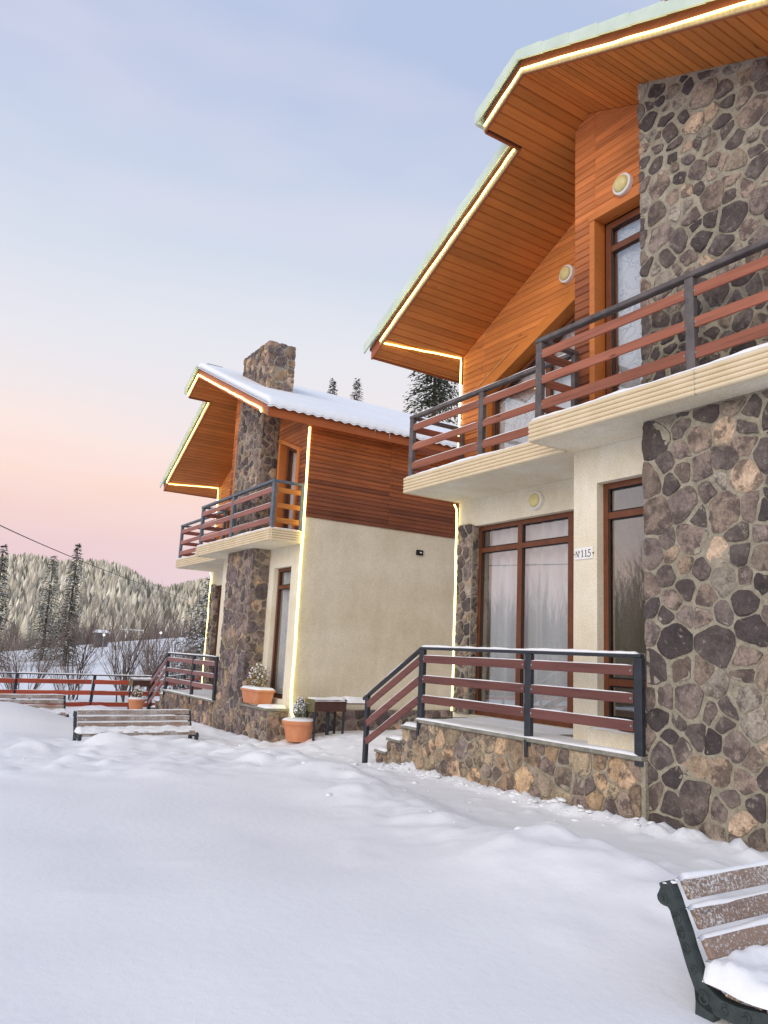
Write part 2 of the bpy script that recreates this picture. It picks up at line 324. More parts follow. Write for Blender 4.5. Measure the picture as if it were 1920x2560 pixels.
# ------------------------------------------------------------------ the ground
def sstep(a,b,x):
    t=max(0.,min(1.,(x-a)/(b-a))); return t*t*(3-2*t)
def lerp_tab(tab,x):
    if x<=tab[0][0]: return tab[0][1]
    for (a,va),(b,vb) in zip(tab,tab[1:]):
        if x<=b:
            t=(x-a)/(b-a); return va+(vb-va)*t
    return tab[-1][1]
BASE=[(-40,.1),(4,.09),(7.5,.05),(9.3,.0),(12.6,-.24),(15,-.28),(20,-.26),(23,-.32),(30,-.75),(38,-.85)]
RIDGE=[(-5,3.9),(2,4.15),(3.8,4.2),(5.7,4.4),(7.5,4.72),(9.9,5.1),(11.5,5.2),(13,5.35),(20,5.3)]
def gz(x,y):
    z=lerp_tab(BASE,y)
    d=math.hypot(x,y)
    if y>26:
        far=-.45+.13*(max(-25,min(60,x))-9.5); z=z+(far-z)*sstep(34,88,y)
        if y>90: z-=3.0*sstep(90,125,y)
        return z+.25*vnoise(x*.08,y*.08,3)
    xr=lerp_tab(RIDGE,y)
    left=1-sstep(xr-.25,xr+.42,x)          # 1 on the untrodden side, 0 on the cleared path
    nearw=sstep(24,20,y)
    z+=.10*left*nearw*(1-.85*sstep(8.5,12.5,y))
    # thrown-up lumps along the edge of the path
    e=math.exp(-((x-(xr-.35))/.55)**2)*nearw*sstep(1.0,3.0,y)
    z+=e*(.05+.07*max(0,vnoise(x*1.1,y*1.1,9)+.15)+.04*noise.fractal((x*3.1,y*3.1,2),1.0,2.0,4)+.10*max(0,vnoise(x*2.6,y*2.6,17)-.25))
    # broader lumpy stretch in front of the far house and benches
    lb=sstep(7.2,9.0,y+.35*x-1.2)*sstep(15.5,13.5,y)*sstep(-1.5,.5,x)*sstep(5.9,5.2,x)
    z+=lb*(.05*noise.fractal((x*1.7,y*1.7,5),1.0,2.0,4)+.07*max(0,vnoise(x*.9,y*.9,11))+.17*max(0,vnoise(x*2.3,y*2.0,19)-.22))
    z+=.15*sstep(5.0,4.3,x)*sstep(-2,1,x)*math.exp(-((y-12.55)/.55)**2)*(1+.9*vnoise(x*1.6,y*1.6,23))
    z+=.12*math.exp(-((x-3.95)**2/.6+(y-3.7)**2/.5))
    z+=.13*math.exp(-((x-3.95)**2/.45+(y-13.2)**2/.07))+.05*math.exp(-((x-3.1)**2/.5+(y-13.3)**2/.10))   # drift against the bench
    z+=.10*math.exp(-((x-1.9)**2/.9+(y-14.9)**2/.6))+.52*math.exp(-((x-2.1)**2/2.2+(y-16.62)**2/.22))
    # soft undulation everywhere
    z+=.06*vnoise(x*.45,y*.45,1)*left+.02*vnoise(x*1.3,y*1.3,4)*left+.05*left*max(0,vnoise(x*1.9+3,y*1.9,21)-.42)
    # cleared strip: a few crumbs and shallow steps
    pth=(1-left)*nearw
    z+=pth*(.09*max(0,vnoise(x*5.3,y*4.1,7)-.34)+.008*vnoise(x*6,y*6,8))
    # roughed-up edge where the shovel met the walls
    if 1.0<y<9.6 and x>5.2:
        w=math.exp(-((x-5.86)/.16)**2)*sstep(9.6,8.6,y)
        z+=w*(.03+.13*abs(noise.fractal((x*5,y*3.4,6),1.0,2.0,4)))
    # heap between the houses and at the foot of the far one
    if x>4.6 and y>8.6:
        z+=.26*sstep(5.9,7.6,x)*sstep(9.2,11.6,y)*sstep(24,14,y)
        w=math.exp(-((x-6.05)/.22)**2)*sstep(12.4,13.2,y)*sstep(20.5,19,y); z+=w*(.05+.08*abs(vnoise(x*4,y*4,2)))
        w2=math.exp(-((x-6.6)**2/.5+(y-12.4)**2/.5)); z+=.05*w2*(1+noise.fractal((x*3,y*3,1),1.0,2.0,3))
        z+=.03*noise.fractal((x*1.9,y*1.9,13),1.0,2.0,4)*sstep(5.6,6.3,x)
    return z
def axis(a,b,fine,lo,hi):
    out=[]; x=a
    while x<b: out.append(x); x+=fine
    out.append(b); st=fine; x=b
    while x<hi: st*=1.16; x+=st; out.append(min(x,hi))
    st=fine; x=a
    while x>lo: st*=1.16; x-=st; out.insert(0,max(x,lo))
    return out
gx=axis(-1.2,7.4,.05,-700,700); gy=axis(1.8,14.4,.05,-500,900)
g=MB(); nx,ny=len(gx),len(gy)
g.v=[(x,y,gz(x,y)) for y in gy for x in gx]
g.f=[(j*nx+i,j*nx+i+1,(j+1)*nx+i+1,(j+1)*nx+i) for j in range(ny-1) for i in range(nx-1)]
ground=g.build('snow_ground',SNOW,smooth=True); tag(ground,kind='structure')

# crumbs and clods thrown up beside the path and along the foot of the walls
cl=MB(); rc_=random.Random(77)
def clod(x,y,r):
    z=gz(x,y); b=len(cl.v); n=7; ph=rc_.random()*6
    for k,(zz,rr) in enumerate(((-.3,1.0),(.25,.95),(.62,.6))):
        for i in range(n):
            a=ph+2*math.pi*i/n; q=r*rr*rc_.uniform(.6,1.35); cl.v.append((x+q*math.cos(a),y+q*math.sin(a)*1.2,z+r*zz*.7*rc_.uniform(.6,1.1)))
    cl.v.append((x,y,z+r*.5)); t=b+3*n
    for k in range(2):
        for i in range(n): cl.f.append((b+k*n+i,b+k*n+(i+1)%n,b+(k+1)*n+(i+1)%n,b+(k+1)*n+i))
    for i in range(n): cl.f.append((b+2*n+i,b+2*n+(i+1)%n,t))
for i in range(260):
    y=2.6+11*rc_.random(); m=rc_.random(); xr=lerp_tab(RIDGE,y)
    if m<.12: x=xr+rc_.gauss(-.25,.4)
    elif m<.9: x=5.83-abs(rc_.gauss(0,.10)); y=4.6+4.5*rc_.random()
    elif m<.95: x=rc_.uniform(xr,5.8)
    else: x=rc_.uniform(1.5,5.2); y=rc_.uniform(9,13.2)
    clod(x,y,.008+.032*rc_.random()**2.5)
tag(cl.build('snow_clods',SNOW,smooth=True),'loose clods of snow beside the cleared path','snow',kind='stuff')

# hills beyond the field
HT=[(-400,14),(-100,26),(0,27),(38,27.6),(47,29.8),(61,28.4),(80,30.4),(90,28),(98,23.6),(106,21.2),(114,24),(140,30),(220,36),(500,30)]
def hz(x,y):
    k=350/y; h=lerp_tab(HT,x*k)
    return -1.0+(h+1.0-1.5)*sstep(112,350,y)**.85*(1 if y<=352 else 1-.3*sstep(352,520,y))+.8*vnoise(x*.03,y*.03,5)
hx=[-300+6.5*i for i in range(101)]; hy=[108+5*i for i in range(86)]
h=MB(); h.v=[(x,y,hz(x,y)) for y in hy for x in hx]; nhx=len(hx)
h.f=[(j*nhx+i,j*nhx+i+1,(j+1)*nhx+i+1,(j+1)*nhx+i) for j in range(len(hy)-1) for i in range(nhx-1)]
HILLM=speck('snowy_hillside',(176,170,160),(214,208,196),.12,.9,.0,.01)
tag(h.build('hill',HILLM,smooth=True),kind='structure')

# ------------------------------------------------------------------ stone work
def stones(parent,o,u,v,n,poly,size,palette,seed,proud=(.003,.026),gap=.036,back=-.03,name='stone',stretch=1.0):
    rg=random.Random(seed); xs_=[p[0] for p in poly]; ys_=[p[1] for p in poly]; x0,x1,y0,y1=min(xs_),max(xs_),min(ys_),max(ys_)
    pts=[]; tries=0
    while tries<2600:
        tries+=1; p=(rg.uniform(x0,x1),rg.uniform(y0,y1)); rr=size*rg.choice((.45,.6,.8,.95,1.1,1.4))
        if all(math.hypot(p[0]-q[0],(p[1]-q[1])/stretch)>(rr+q[2])*.5 for q in pts): pts.append((p[0],p[1],rr))
    inner=inset_poly(poly,gap*.25)
    for i,(px,py,pr) in enumerate(pts):
        cell=inner
        for j,(qx,qy,qr) in enumerate(pts):
            if i==j or abs(qx-px)>3*size or abs(qy-py)>3*size*stretch: continue
            dx,dy=qx-px,qy-py; L=math.hypot(dx,dy); w=.5+.30*(pr-qr)/L*.5; gg=gap*rg.choice((.15,.4,.7,1.0,1.5))
            cell=clip(cell,dx/L,dy/L,(dx*px+dy*py)/L+L*w-gg*.5)
            if len(cell)<3: break
        if len(cell)<3 or area(cell)<(size*.28)**2: continue
        # knock corners off, then walk round the outline and roughen it
        q=[]
        for k in range(len(cell)):
            a,b_=cell[k],cell[(k+1)%len(cell)]; t1=rg.uniform(.06,.2); L=math.hypot(b_[0]-a[0],b_[1]-a[1])
            if L<size*.08: q.append(((a[0]+b_[0])/2,(a[1]+b_[1])/2)); continue
            q.append((a[0]+(b_[0]-a[0])*t1,a[1]+(b_[1]-a[1])*t1)); t2=1-rg.uniform(.06,.2)
            nn=int(L*(t2-t1)/(size*.26))
            for e in range(1,nn+1):
                f=t1+(t2-t1)*(e+rg.uniform(-.25,.25))/(nn+1); am=rg.uniform(-.75,.55)*size*.068
                q.append((a[0]+(b_[0]-a[0])*f-(b_[1]-a[1])/L*am,a[1]+(b_[1]-a[1])*f+(b_[0]-a[0])/L*am))
            q.append((a[0]+(b_[0]-a[0])*t2,a[1]+(b_[1]-a[1])*t2))
        r2=[]
        for p in q:
            if not r2 or math.hypot(p[0]-r2[-1][0],p[1]-r2[-1][1])>size*.06: r2.append(p)
        q=r2
        if len(q)<4: continue
        cx=sum(p[0] for p in q)/len(q); cy=sum(p[1] for p in q)/len(q); d=rg.uniform(*proud); tx,ty=rg.uniform(-.07,.07),rg.uniform(-.07,.07)
        O,U,V,Nn=Vector(o),Vector(u),Vector(v),Vector(n); P=lambda a,dd: O+U*a[0]+V*a[1]+Nn*dd
        m=len(q); mb=MB(); vs=[P(a,back) for a in q]; 
        vs+=[P(a,d*.55+rg.uniform(-.002,.002)) for a in q]
        q2=[(cx+(a[0]-cx)*ff_,cy+(a[1]-cy)*ff_) for a in q for ff_ in (rg.uniform(.78,.92),)]
        vs+=[P(a,d+tx*(a[0]-cx)+ty*(a[1]-cy)+rg.uniform(-.006,.005)) for a in q2]
        vs.append(P((cx+rg.uniform(-.2,.2)*size,cy+rg.uniform(-.2,.2)*size),d+rg.uniform(-.002,.008))); fs=[]
        for k in range(m):
            k2=(k+1)%m; fs+= [(k,k2,m+k2,m+k),(m+k,m+k2,2*m+k2,2*m+k),(2*m+k,2*m+k2,3*m)]
        mb.add(vs,fs); c=lin(rg.choice(palette)); f=rg.uniform(.7,1.45)
        mb.build(name,STONE,parent,color=[min(1,x*f) for x in c])
PAL_DARK=[(128,114,106),(104,94,89),(144,126,112),(88,79,76),(118,106,100),(138,121,109),(152,136,120),(180,156,132),(150,140,127),(98,88,84),(112,100,94),(130,114,104),(78,70,69)]
PAL_TAN=[(184,164,136),(170,146,120),(150,130,116),(196,174,144),(124,110,104),(178,150,122),(166,148,128),(190,160,126),(156,138,124),(138,120,110)]
PAL_FAR=[(136,118,112),(114,100,98),(150,130,118),(104,92,94),(126,110,106),(168,142,118),(142,124,116)]
PAL_CH=[(170,142,118),(150,124,108),(186,156,124),(132,112,104),(112,98,96)]

# ------------------------------------------------------------------ house
P=dict(W=7.37,ys=4.121,xs=.912,c0=1.444,c1=2.874,cd=.397,bm=.683,bl=.120,zb0=3.137,zb1=3.371,zrt=4.315,yr=3.889,zr=7.342,ru=1.064,rl=.505,tl=.522,tr=.4576,el=.446,ystp=4.542,er=.388,tf=.447,yt=6.387,zsid=3.672,ct=7.65,D=8.0)
Wd,ys,xs,c0,c1,ccd,bm,bl,zb0,zb1,yr,zr,ru,rl,el,ystp,er,tf,yt,zsid,ct,D=(P[k] for k in 'W ys xs c0 c1 cd bm bl zb0 zb1 yr zr ru rl el ystp er tf yt zsid ct D'.split())
zL=lambda Y: zr-P['tl']*(Y-yr)
zR=lambda Y: zr-P['tr']*(yr-Y)
zs=lambda Y: zL(Y) if Y>=yr else zR(Y)
EX,EY,EZ=(1,0,0),(0,1,0),(0,0,1)
FRONT=lambda x: ((x,0,0),EY,EZ,(-1,0,0))       # (Y,Z) polygons facing the camera side
def cutpieces(region,opening):
    """convex region minus a convex opening given as half-planes a*y+b*z<=c: list of convex pieces"""
    out=[]; rest=region
    for a,b_,c in opening:
        pc=clip(rest,-a,-b_,-c)
        if len(pc)>2 and area(pc)>1e-4: out.append(pc)
        rest=clip(rest,a,b_,c)
    return out
def siding(parent,frame,pieces,z0,z1,pitch,matl,colf,seed,d0=.0,d1=.016,d2=.026):
    rg=random.Random(seed); z=z0
    while z<z1:
        for pc in pieces:
            s=clip(clip(pc,0,-1,-z-.002),0,1,z+pitch-.002)
            if len(s)<3 or area(s)<.0006: continue
            mb=MB(); mb.prism(s,*frame,d0,d1,.011,d2); mb.build('board',matl,parent,color=colf(z,rg))
        z+=pitch
def window(house,x,poly,vm=(),hm=(),fwid=.065,dep=.07,curtain=None,cx=.115,fmat=None,clear=()):
    """frame with mullions as one part, each pane and the curtain as sub-parts"""
    fmat=fmat or BROWNF; fr_=FRONT(x)
    mb=MB(); q=inset_poly(poly,fwid); m=len(poly); o,u,v,n=(Vector(k) for k in fr_)
    Pp=lambda a,d:o+u*a[0]+v*a[1]+n*d
    vs=[Pp(a,0) for a in poly]+[Pp(a,-dep) for a in poly]+[Pp(a,0) for a in q]+[Pp(a,-dep) for a in q]; fs=[]
    for i in range(m):
        j=(i+1)%m; fs+=[(i,j,2*m+j,2*m+i),(m+i,m+j,3*m+j,3*m+i),(i,j,m+j,m+i),(2*m+i,2*m+j,3*m+j,3*m+i)]
    mb.add(vs,fs); cells=[q]
    for y in vm:
        s=clip(clip(q,1,0,y+.045),-1,0,-(y-.045))
        if len(s)>2: mb.prism(s,*fr_,-dep+.003,-.003)
        cells=[c for cc in cells for c in (clip(cc,1,0,y-.045),clip(cc,-1,0,-(y+.045))) if len(c)>2]
    for z in hm:
        for cc in list(cells):
            s=clip(clip(cc,0,1,z+.035),0,-1,-(z-.035))
            if len(s)>2: mb.prism(s,*fr_,-dep+.004,-.004)
        cells=[c for cc in cells for c in (clip(cc,0,1,z-.035),clip(cc,0,-1,-(z+.035))) if len(c)>2]
    w=mb.build('window',fmat,house)
    for cc in cells:
        if area(cc)<.004: continue
        b_=MB(); ic=inset_poly(cc,.016); m=len(cc)
        vs=[Pp(a,-.012) for a in cc]+[Pp(a,-.018) for a in ic]; b_.add(vs,[(i,(i+1)%m,m+(i+1)%m,m+i) for i in range(m)])
        b_.build('glazing_bead',BLACKP,w)
        MB().prism(inset_poly(cc,-.01),*fr_,-.036,-.030).build('pane',GLASS,w)
    if curtain:
        cm,amp,per=curtain; ysv=[p[0] for p in q]; zsv=[p[1] for p in q]; y0,y1=min(ysv),max(ysv); z0=min(zsv)
        b_=MB(); k=int((y1-y0)/.018)+1; rows=10
        for i in range(k+1):
            y=y0+(y1-y0)*i/k; line=clip(clip(q,1,0,y+1e-3),-1,0,-(y-1e-3)); zt=max([p[1] for p in line] or [z0+.1])+.03
            for r_ in range(rows+1):
                f=r_/rows; z=z0+(zt-z0)*f
                xx=x+cx+amp*(1.6*abs(math.sin(y*per*.5+.8*vnoise(y*1.3,z*.15,6)))-.8+.45*math.sin(y*per*1.7+1.7)+.6*vnoise(y*3,z*.4,2))*(1-.25*f)
                b_.v.append((xx,y,z))
        b_.f=[(i*(rows+1)+r_,(i+1)*(rows+1)+r_,(i+1)*(rows+1)+r_+1,i*(rows+1)+r_+1) for i in range(k) for r_ in range(rows)]
        b_.build('curtain',cm,w,smooth=True)
    return w
def snow_strip(mb,a,b_,w,h,seed=0,step=.05,end=.03,ov=.0,gaps=False):
    """ridge of snow lying along a line a-b"""
    a=Vector(a); b_=Vector(b_); d=b_-a; L=d.length; d.normalize(); sd=d.cross(Vector((0,0,1))).normalized(); k=max(3,int(L/step)); base=len(mb.v); ring=7
    for i in range(k+1):
        s=L*i/k; p=a+d*s; e=min(1,min(s,L-s)/end+.05)**.5; nn=.72+.55*vnoise(s*2.1+seed,seed*3.7)+.25*vnoise(s*7+seed,2.2)
        if gaps: nn=max(.04,nn-.35-.5*max(0,vnoise(s*.9+seed*1.7,5.1)))
        hh=h*max(.12,nn)*e; ww=w*(.93+.16*vnoise(s*4+seed,7.7))*(.6+.4*e)
        for q in range(ring):
            t=math.pi*q/(ring-1); mb.v.append(tuple(p+sd*(ww/2*math.cos(t))+Vector((0,0,hh*math.sin(t)**.7-ov))))
    for i in range(k):
        for q in range(ring-1):
            i0=base+i*ring+q; mb.f.append((i0,i0+1,i0+ring+1,i0+ring))
        mb.f.append((base+i*ring,base+i*ring+ring,base+(i+1)*ring+ring-1,base+i*ring+ring-1))
    mb.f.append(tuple(base+q for q in range(ring))); mb.f.append(tuple(base+k*ring+q for q in range(ring))[::-1])
def snow_pad(mb,x0,x1,y0,y1,z,h,seed=0,step=.05,edge=.06,rag=.03,zf=None,mound=None):
    """lumpy pad of snow on a flat top, with a ragged rounded rim"""
    kx=max(4,int((x1-x0)/step)); ky=max(4,int((y1-y0)/step)); base=len(mb.v)
    for j in range(ky+1):
        for i in range(kx+1):
            u=i/kx; v=j/ky; x=x0+(x1-x0)*u; y=y0+(y1-y0)*v
            de=min(x-x0,x1-x,y-y0,y1-y); e=min(1,max(0,de)/edge); e=math.sqrt(max(0,1-(1-e)**2))
            if i in(0,kx): x+=rag*vnoise(y*5+seed,seed)*(1 if rag else 0)
            if j in(0,ky): y+=rag*vnoise(x*5+seed,seed+3)
            zz=zf(x,y) if zf else z
            mm=mound(u,v) if mound else 0
            hh=h*e*(.8+.3*vnoise(x*2.3+seed,y*2.3)+.15*vnoise(x*8,y*8+seed))+mm*e
            mb.v.append((x,y,zz+max(.002,hh)))
    n_=kx+1
    for j in range(ky):
        for i in range(kx): mb.f.append((base+j*n_+i,base+j*n_+i+1,base+(j+1)*n_+i+1,base+(j+1)*n_+i))
    b2=len(mb.v); rim=[(i,0) for i in range(kx)]+[(kx,j) for j in range(ky)]+[(i,ky) for i in range(kx,0,-1)]+[(0,j) for j in range(ky,0,-1)]
    for (i,j) in rim:
        p=mb.v[base+j*n_+i]; zz=zf(p[0],p[1]) if zf else z; mb.v.append((p[0],p[1],zz-.004))
    m=len(rim)
    for k in range(m):
        a=rim[k]; c=rim[(k+1)%m]; mb.f.append((b2+k,b2+(k+1)%m,base+c[1]*n_+c[0],base+a[1]*n_+a[0]))

def build_house(loc,rz,near,label):
    H=empty('house',loc,rz); tag(H,label,'house','timber and stone chalets side by side')
    sd=100 if near else 500; rg=random.Random(sd)
    # ---- plastered walls
    w=MB()
    def front(x0,x1,y0,y1,z0,z1): w.box(x0,x1,y0,y1,z0,z1)
    A,B,Cc=(.42,1.23),(3.0,3.785),(4.30,7.0); zt,zbm=2.74,.2
    for a,b_ in ((0,A[0]),(A[1],B[0]),(B[1],ys)): front(0,.3,a,b_,-.75,zb0+.02)
    for a,b_ in (A,B): front(.002,.3,a,b_,zt,zb0+.018); front(.002,.3,a,b_,-.75,zbm)
    front(.3,xs+.3,ys-.3,ys-.002,-.75,zb0+.3)
    front(xs,xs+.3,Cc[1],Wd,-.75,zb0+.02); front(xs,xs+.3,ys,Cc[0],-.75,zb0+.02); front(xs+.002,xs+.3,Cc[0],Cc[1],zt,zb0+.018); front(xs+.002,xs+.3,Cc[0],Cc[1],-.75,-.002)
    w.build('front_wall',CREAM,H)
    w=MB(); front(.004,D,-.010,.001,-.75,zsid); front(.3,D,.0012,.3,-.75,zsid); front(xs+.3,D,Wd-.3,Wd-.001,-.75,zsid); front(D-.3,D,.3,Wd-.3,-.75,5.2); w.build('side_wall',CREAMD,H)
    # rooms: partition and floors, coloured near-black to stand in for indoor shade
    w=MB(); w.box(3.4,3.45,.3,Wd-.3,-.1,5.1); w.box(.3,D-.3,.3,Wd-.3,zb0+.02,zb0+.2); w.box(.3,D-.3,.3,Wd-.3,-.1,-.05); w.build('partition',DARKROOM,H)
    # ---- upper walls: backing and boards
    midreg=[(0,zb1),(ys,zb1),(ys,zL(ys)),(yr,zr),(0,zR(0))]
    opA=[(-1,0,-.42),(1,0,1.31),(P['tr']*-.85,1,5.40-.85*P['tr']*1.31),(0,-1,-zb1)]
    opB=[(-1,0,-2.95),(1,0,3.80),(0,1,5.93),(0,-1,-zb1)]
    midA=clip(midreg,1,0,2.16); midB=clip(midreg,-1,0,-2.16)
    mid=cutpieces(midA,opA)+cutpieces(midB,opB)
    leftreg=[(ys,zb1),(Wd,zb1),(Wd,zL(Wd)),(ys,zL(ys))]
    k=-.45; opC=[(1,0,6.86),(-k,1,5.74-k*5.04),(0,-1,-zb1),(-1,0,-ys-.02)]
    left=cutpieces(leftreg,opC)
    bk=MB()
    for pc in mid: bk.prism(pc,*FRONT(.02),-.26,0)
    for pc in left: bk.prism(pc,*FRONT(xs+.02),-.26,0)
    bk.box(.28,xs+.28,ys-.3,ys-.001,zb1,zL(ys)-.005)
    bk.prism([(0.06,zsid-.3),(D,zsid-.3),(D,zR(0)+.02),(.06,zR(0)+.02)],(0,.02,0),EX,EZ,(0,-1,0),-.28,0)
    bk.prism([(xs+.3,zsid),(D,zsid),(D,zL(Wd)+.02),(xs+.3,zL(Wd)+.02)],(0,Wd-.02,0),EX,EZ,(0,-1,0),0,.28)
    bk.prism([(.3,5.1),(Wd-.3,5.1),(Wd-.3,zL(Wd-.3)-.02),(yr,zr-.02),(.3,zR(.3)-.02)],*FRONT(D),-.0,.3)
    cl=bk.build('timber_wall',WOODY,H,color=lin((140,72,40)))
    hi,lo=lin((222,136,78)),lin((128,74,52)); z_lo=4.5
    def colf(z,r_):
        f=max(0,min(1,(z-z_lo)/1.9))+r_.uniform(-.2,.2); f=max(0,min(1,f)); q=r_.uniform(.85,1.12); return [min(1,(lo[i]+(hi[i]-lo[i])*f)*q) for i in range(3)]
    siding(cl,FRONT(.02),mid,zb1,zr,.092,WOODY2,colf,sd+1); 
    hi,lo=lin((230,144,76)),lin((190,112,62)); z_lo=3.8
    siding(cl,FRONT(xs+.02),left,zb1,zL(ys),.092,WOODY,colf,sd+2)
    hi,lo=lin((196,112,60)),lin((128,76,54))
    # side elevation, boards butt-jointed along the length
    sp=[]; cuts=[0,1.9,3.55,5.2,D]
    for a,b_ in zip(cuts,cuts[1:]): sp.append([(a+.002,zsid-.01),(b_-.002,zsid-.01),(b_-.002,zR(0)+.02),(a+.002,zR(0)+.02)])
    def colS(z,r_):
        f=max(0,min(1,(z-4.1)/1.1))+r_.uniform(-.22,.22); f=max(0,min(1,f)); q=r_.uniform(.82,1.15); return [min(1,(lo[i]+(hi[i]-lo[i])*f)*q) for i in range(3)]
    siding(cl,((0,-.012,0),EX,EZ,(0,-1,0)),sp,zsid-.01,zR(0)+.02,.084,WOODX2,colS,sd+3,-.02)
    # ---- windows
    rect=lambda y0,y1,z0,z1:[(y0,z0),(y1,z0),(y1,z1),(y0,z1)]
    window(H,.10,rect(A[0],A[1],zbm,zt),hm=(2.36,),curtain=(CURT,.02,22))
    window(H,.10,rect(B[0],B[1],zbm,zt),hm=(2.38,.62),curtain=None)
    window(H,xs+.10,rect(Cc[0],Cc[1],0,zt),vm=(6.10,5.14),hm=(2.375,),fwid=.07,cx=.24,curtain=(CURT,.085,30))
    window(H,.12,[(.47,zb1+.03),(1.26,zb1+.03),(1.26,5.36),(.47,5.36-.85*P['tr']*.79)],fwid=.07,curtain=(CURT,.02,22))
    window(H,.12,rect(3.0,3.75,zb1+.03,5.83),hm=(5.5,),fwid=.075,curtain=(CURTP,.012,14))
    tri=[(ys+.03,zb1+.03),(6.80,zb1+.03),(6.80,5.74-k*5.04+k*6.80-.22),(ys+.03,5.74-k*5.04+k*(ys+.03)-.22)]
    window(H,xs+.14,tri,vm=(5.62,4.9),hm=(4.72,),fwid=.06,curtain=(CURTP,.014,14))
    # timber surrounds of the upper openings
    def casing(y0,y1,ztop,x,dep=.14,wd=.075,zf=None):
        mb=MB(); mb.cbox(x-.045,x+dep,y1,y1+wd,zb1,ztop if not zf else zf(y1)); mb.cbox(x-.045,x+dep,y0-wd,y0,zb1,ztop if not zf else zf(y0))
        if zf: mb.beam((x+dep/2-.024,y0-wd,zf(y0-wd)+wd/2),(x+dep/2-.024,y1+wd,zf(y1+wd)+wd/2),dep+.05,wd)
        else: mb.cbox(x-.05,x+dep+.001,y0-wd-.012,y1+wd+.012,ztop,ztop+wd)
        mb.build('casing',WOODY,H,color=lin((206,124,62)))
    casing(2.97,3.78,5.86,0); casing(.45,1.285,5.3,0,zf=lambda y:5.39+.85*P['tr']*(y-1.285))
    mb=MB(); zc=lambda y:5.74-k*5.04+k*y
    mb.beam((xs+.055,ys+.0,zc(ys)-.10),(xs+.055,6.93,zc(6.93)-.10),.21,.17); mb.cbox(xs-.05,xs+.16,6.80,6.92,zb1,zc(6.93)-.19); mb.build('casing',WOODY,H,color=lin((214,132,62)))
    mb=MB(); mb.beam((xs-.06,6.93,zc(6.93)+.0),(xs-.06,6.05,zc(6.05)+.015),.02,.02); mb.build('casing_lath',WOODY,H,color=lin((226,160,100)))
    # ---- chimney
    cm=MB(); cm.box(-ccd+.018,.235,c0+.018,c1-.018,-.75,ct-.02); ch=cm.build('chimney',MORTAR,H)
    pal=PAL_DARK if near else PAL_FAR; sz=.205 if near else .215
    stones(ch,*FRONT(-ccd+.018),[(c0,-.72),(c1,-.72),(c1,zb0-.005),(c0,zb0-.005)],sz*1.2,pal,sd+10,gap=.036)
    stones(ch,*FRONT(-ccd+.018),[(c0,zb1),(c1,zb1),(c1,zR(c1)-.01),(c0,zR(c0)-.01)],sz,pal,sd+11,gap=.048)
    stones(ch,*FRONT(-ccd+.018),[(c0,zR(c0)+.3),(c1,zR(c1)+.3),(c1,ct),(c0,ct)],sz*1.1,PAL_CH,sd+12)
    RS=((0,c0+.018,0),EX,EZ,(0,-1,0))
    if not near: 
        stones(ch,*RS,[(-ccd,-.72),(-.01,-.72),(-.01,zb0-.005),(-ccd,zb0-.005)],sz*1.1,pal,sd+13)
        stones(ch,*RS,[(-ccd,zb1),(-.01,zb1),(-.01,zR(c0)-.02),(-ccd,zR(c0)-.02)],sz,pal,sd+14)
        stones(ch,*RS,[(-ccd,zR(c0)+.22),(.25,zR(c0)+.22),(.25,ct),(-ccd,ct)],sz*1.35,PAL_CH,sd+15)
    # ---- roof
    rf=MB(); lo_,hi_=.026,.195; XB=D+.45
    def slab(x0,x1,y0,y1,a,b_,zf): rf.hexa([(x0,y0,zf(y0)+a),(x1,y0,zf(y0)+a),(x1,y1,zf(y1)+a),(x0,y1,zf(y1)+a),(x0,y0,zf(y0)+b_),(x1,y0,zf(y0)+b_),(x1,y1,zf(y1)+b_),(x0,y1,zf(y1)+b_)])
    slab(-ru+.01,XB,-er+.01,yr,lo_,hi_,zR); slab(-ru+.01,XB,yr,ystp,lo_,hi_,zL); slab(-rl+.01,XB,ystp,Wd+el-.01,lo_,hi_,zL)
    roof=rf.build('roof',ROOFS,H)
    # soffit boards run from the rake back to the wall
    def soffit(y0,y1,zf,fx,bx):
        sl_=math.hypot(1,zf(1)-zf(0)); pitch=.118/sl_; y=y0
        while y<y1-.01:
            y2=min(y+pitch,y1); m_=.5*(y+y2); mb=MB()
            cmin,cmax=y+.002,y2-.002; a=fx(m_); b_=bx(m_)
            vs=[]
            for yy,dz in ((cmin,.014),(cmin+.009,0),(cmax-.009,0),(cmax,.014),(cmax,.024),(cmin,.024)):
                for xx in (a,b_): vs.append((xx,yy,zf(yy)+dz))
            fs=[]
            for q in range(6): q2=(q+1)%6; fs.append((2*q,2*q2,2*q2+1,2*q+1))
            fs+=[tuple(2*q for q in range(6)),tuple(2*q+1 for q in range(6))[::-1]]
            mb.add(vs,fs); f=rg.uniform(.84,1.14); mb.build('soffit_board',WOODX,roof,color=[min(1,c*f) for c in lin((204,124,60))])
            y=y2
    soffit(-er+.004,yr,zR,lambda y:-ru+.004,lambda y:.03 if y>0 else D+.4)
    soffit(yr,Wd+el-.004,zL,lambda y:(-ru if y<ystp else -rl)+.004,lambda y:.03 if y<ys-.05 else (xs+.03 if y<Wd-.03 else D+.4))
    # fascia boards
    def rake(x,y0,y1,zf,a,b_,th=.026): 
        mb=MB(); mb.hexa([(x-th,y0,zf(y0)+a),(x,y0,zf(y0)+a),(x,y1,zf(y1)+a),(x-th,y1,zf(y1)+a),(x-th,y0,zf(y0)+b_),(x,y0,zf(y0)+b_),(x,y1,zf(y1)+b_),(x-th,y1,zf(y1)+b_)])
        mb.build('fascia_board',WOODY,roof,color=lin((168,96,66)))
    rake(-ru,-er-.026,yr,zR,-.012,.205); rake(-ru,yr,ystp,zL,-.012,.205); rake(-rl,ystp,Wd+el+.026,zL,-.012,.205)
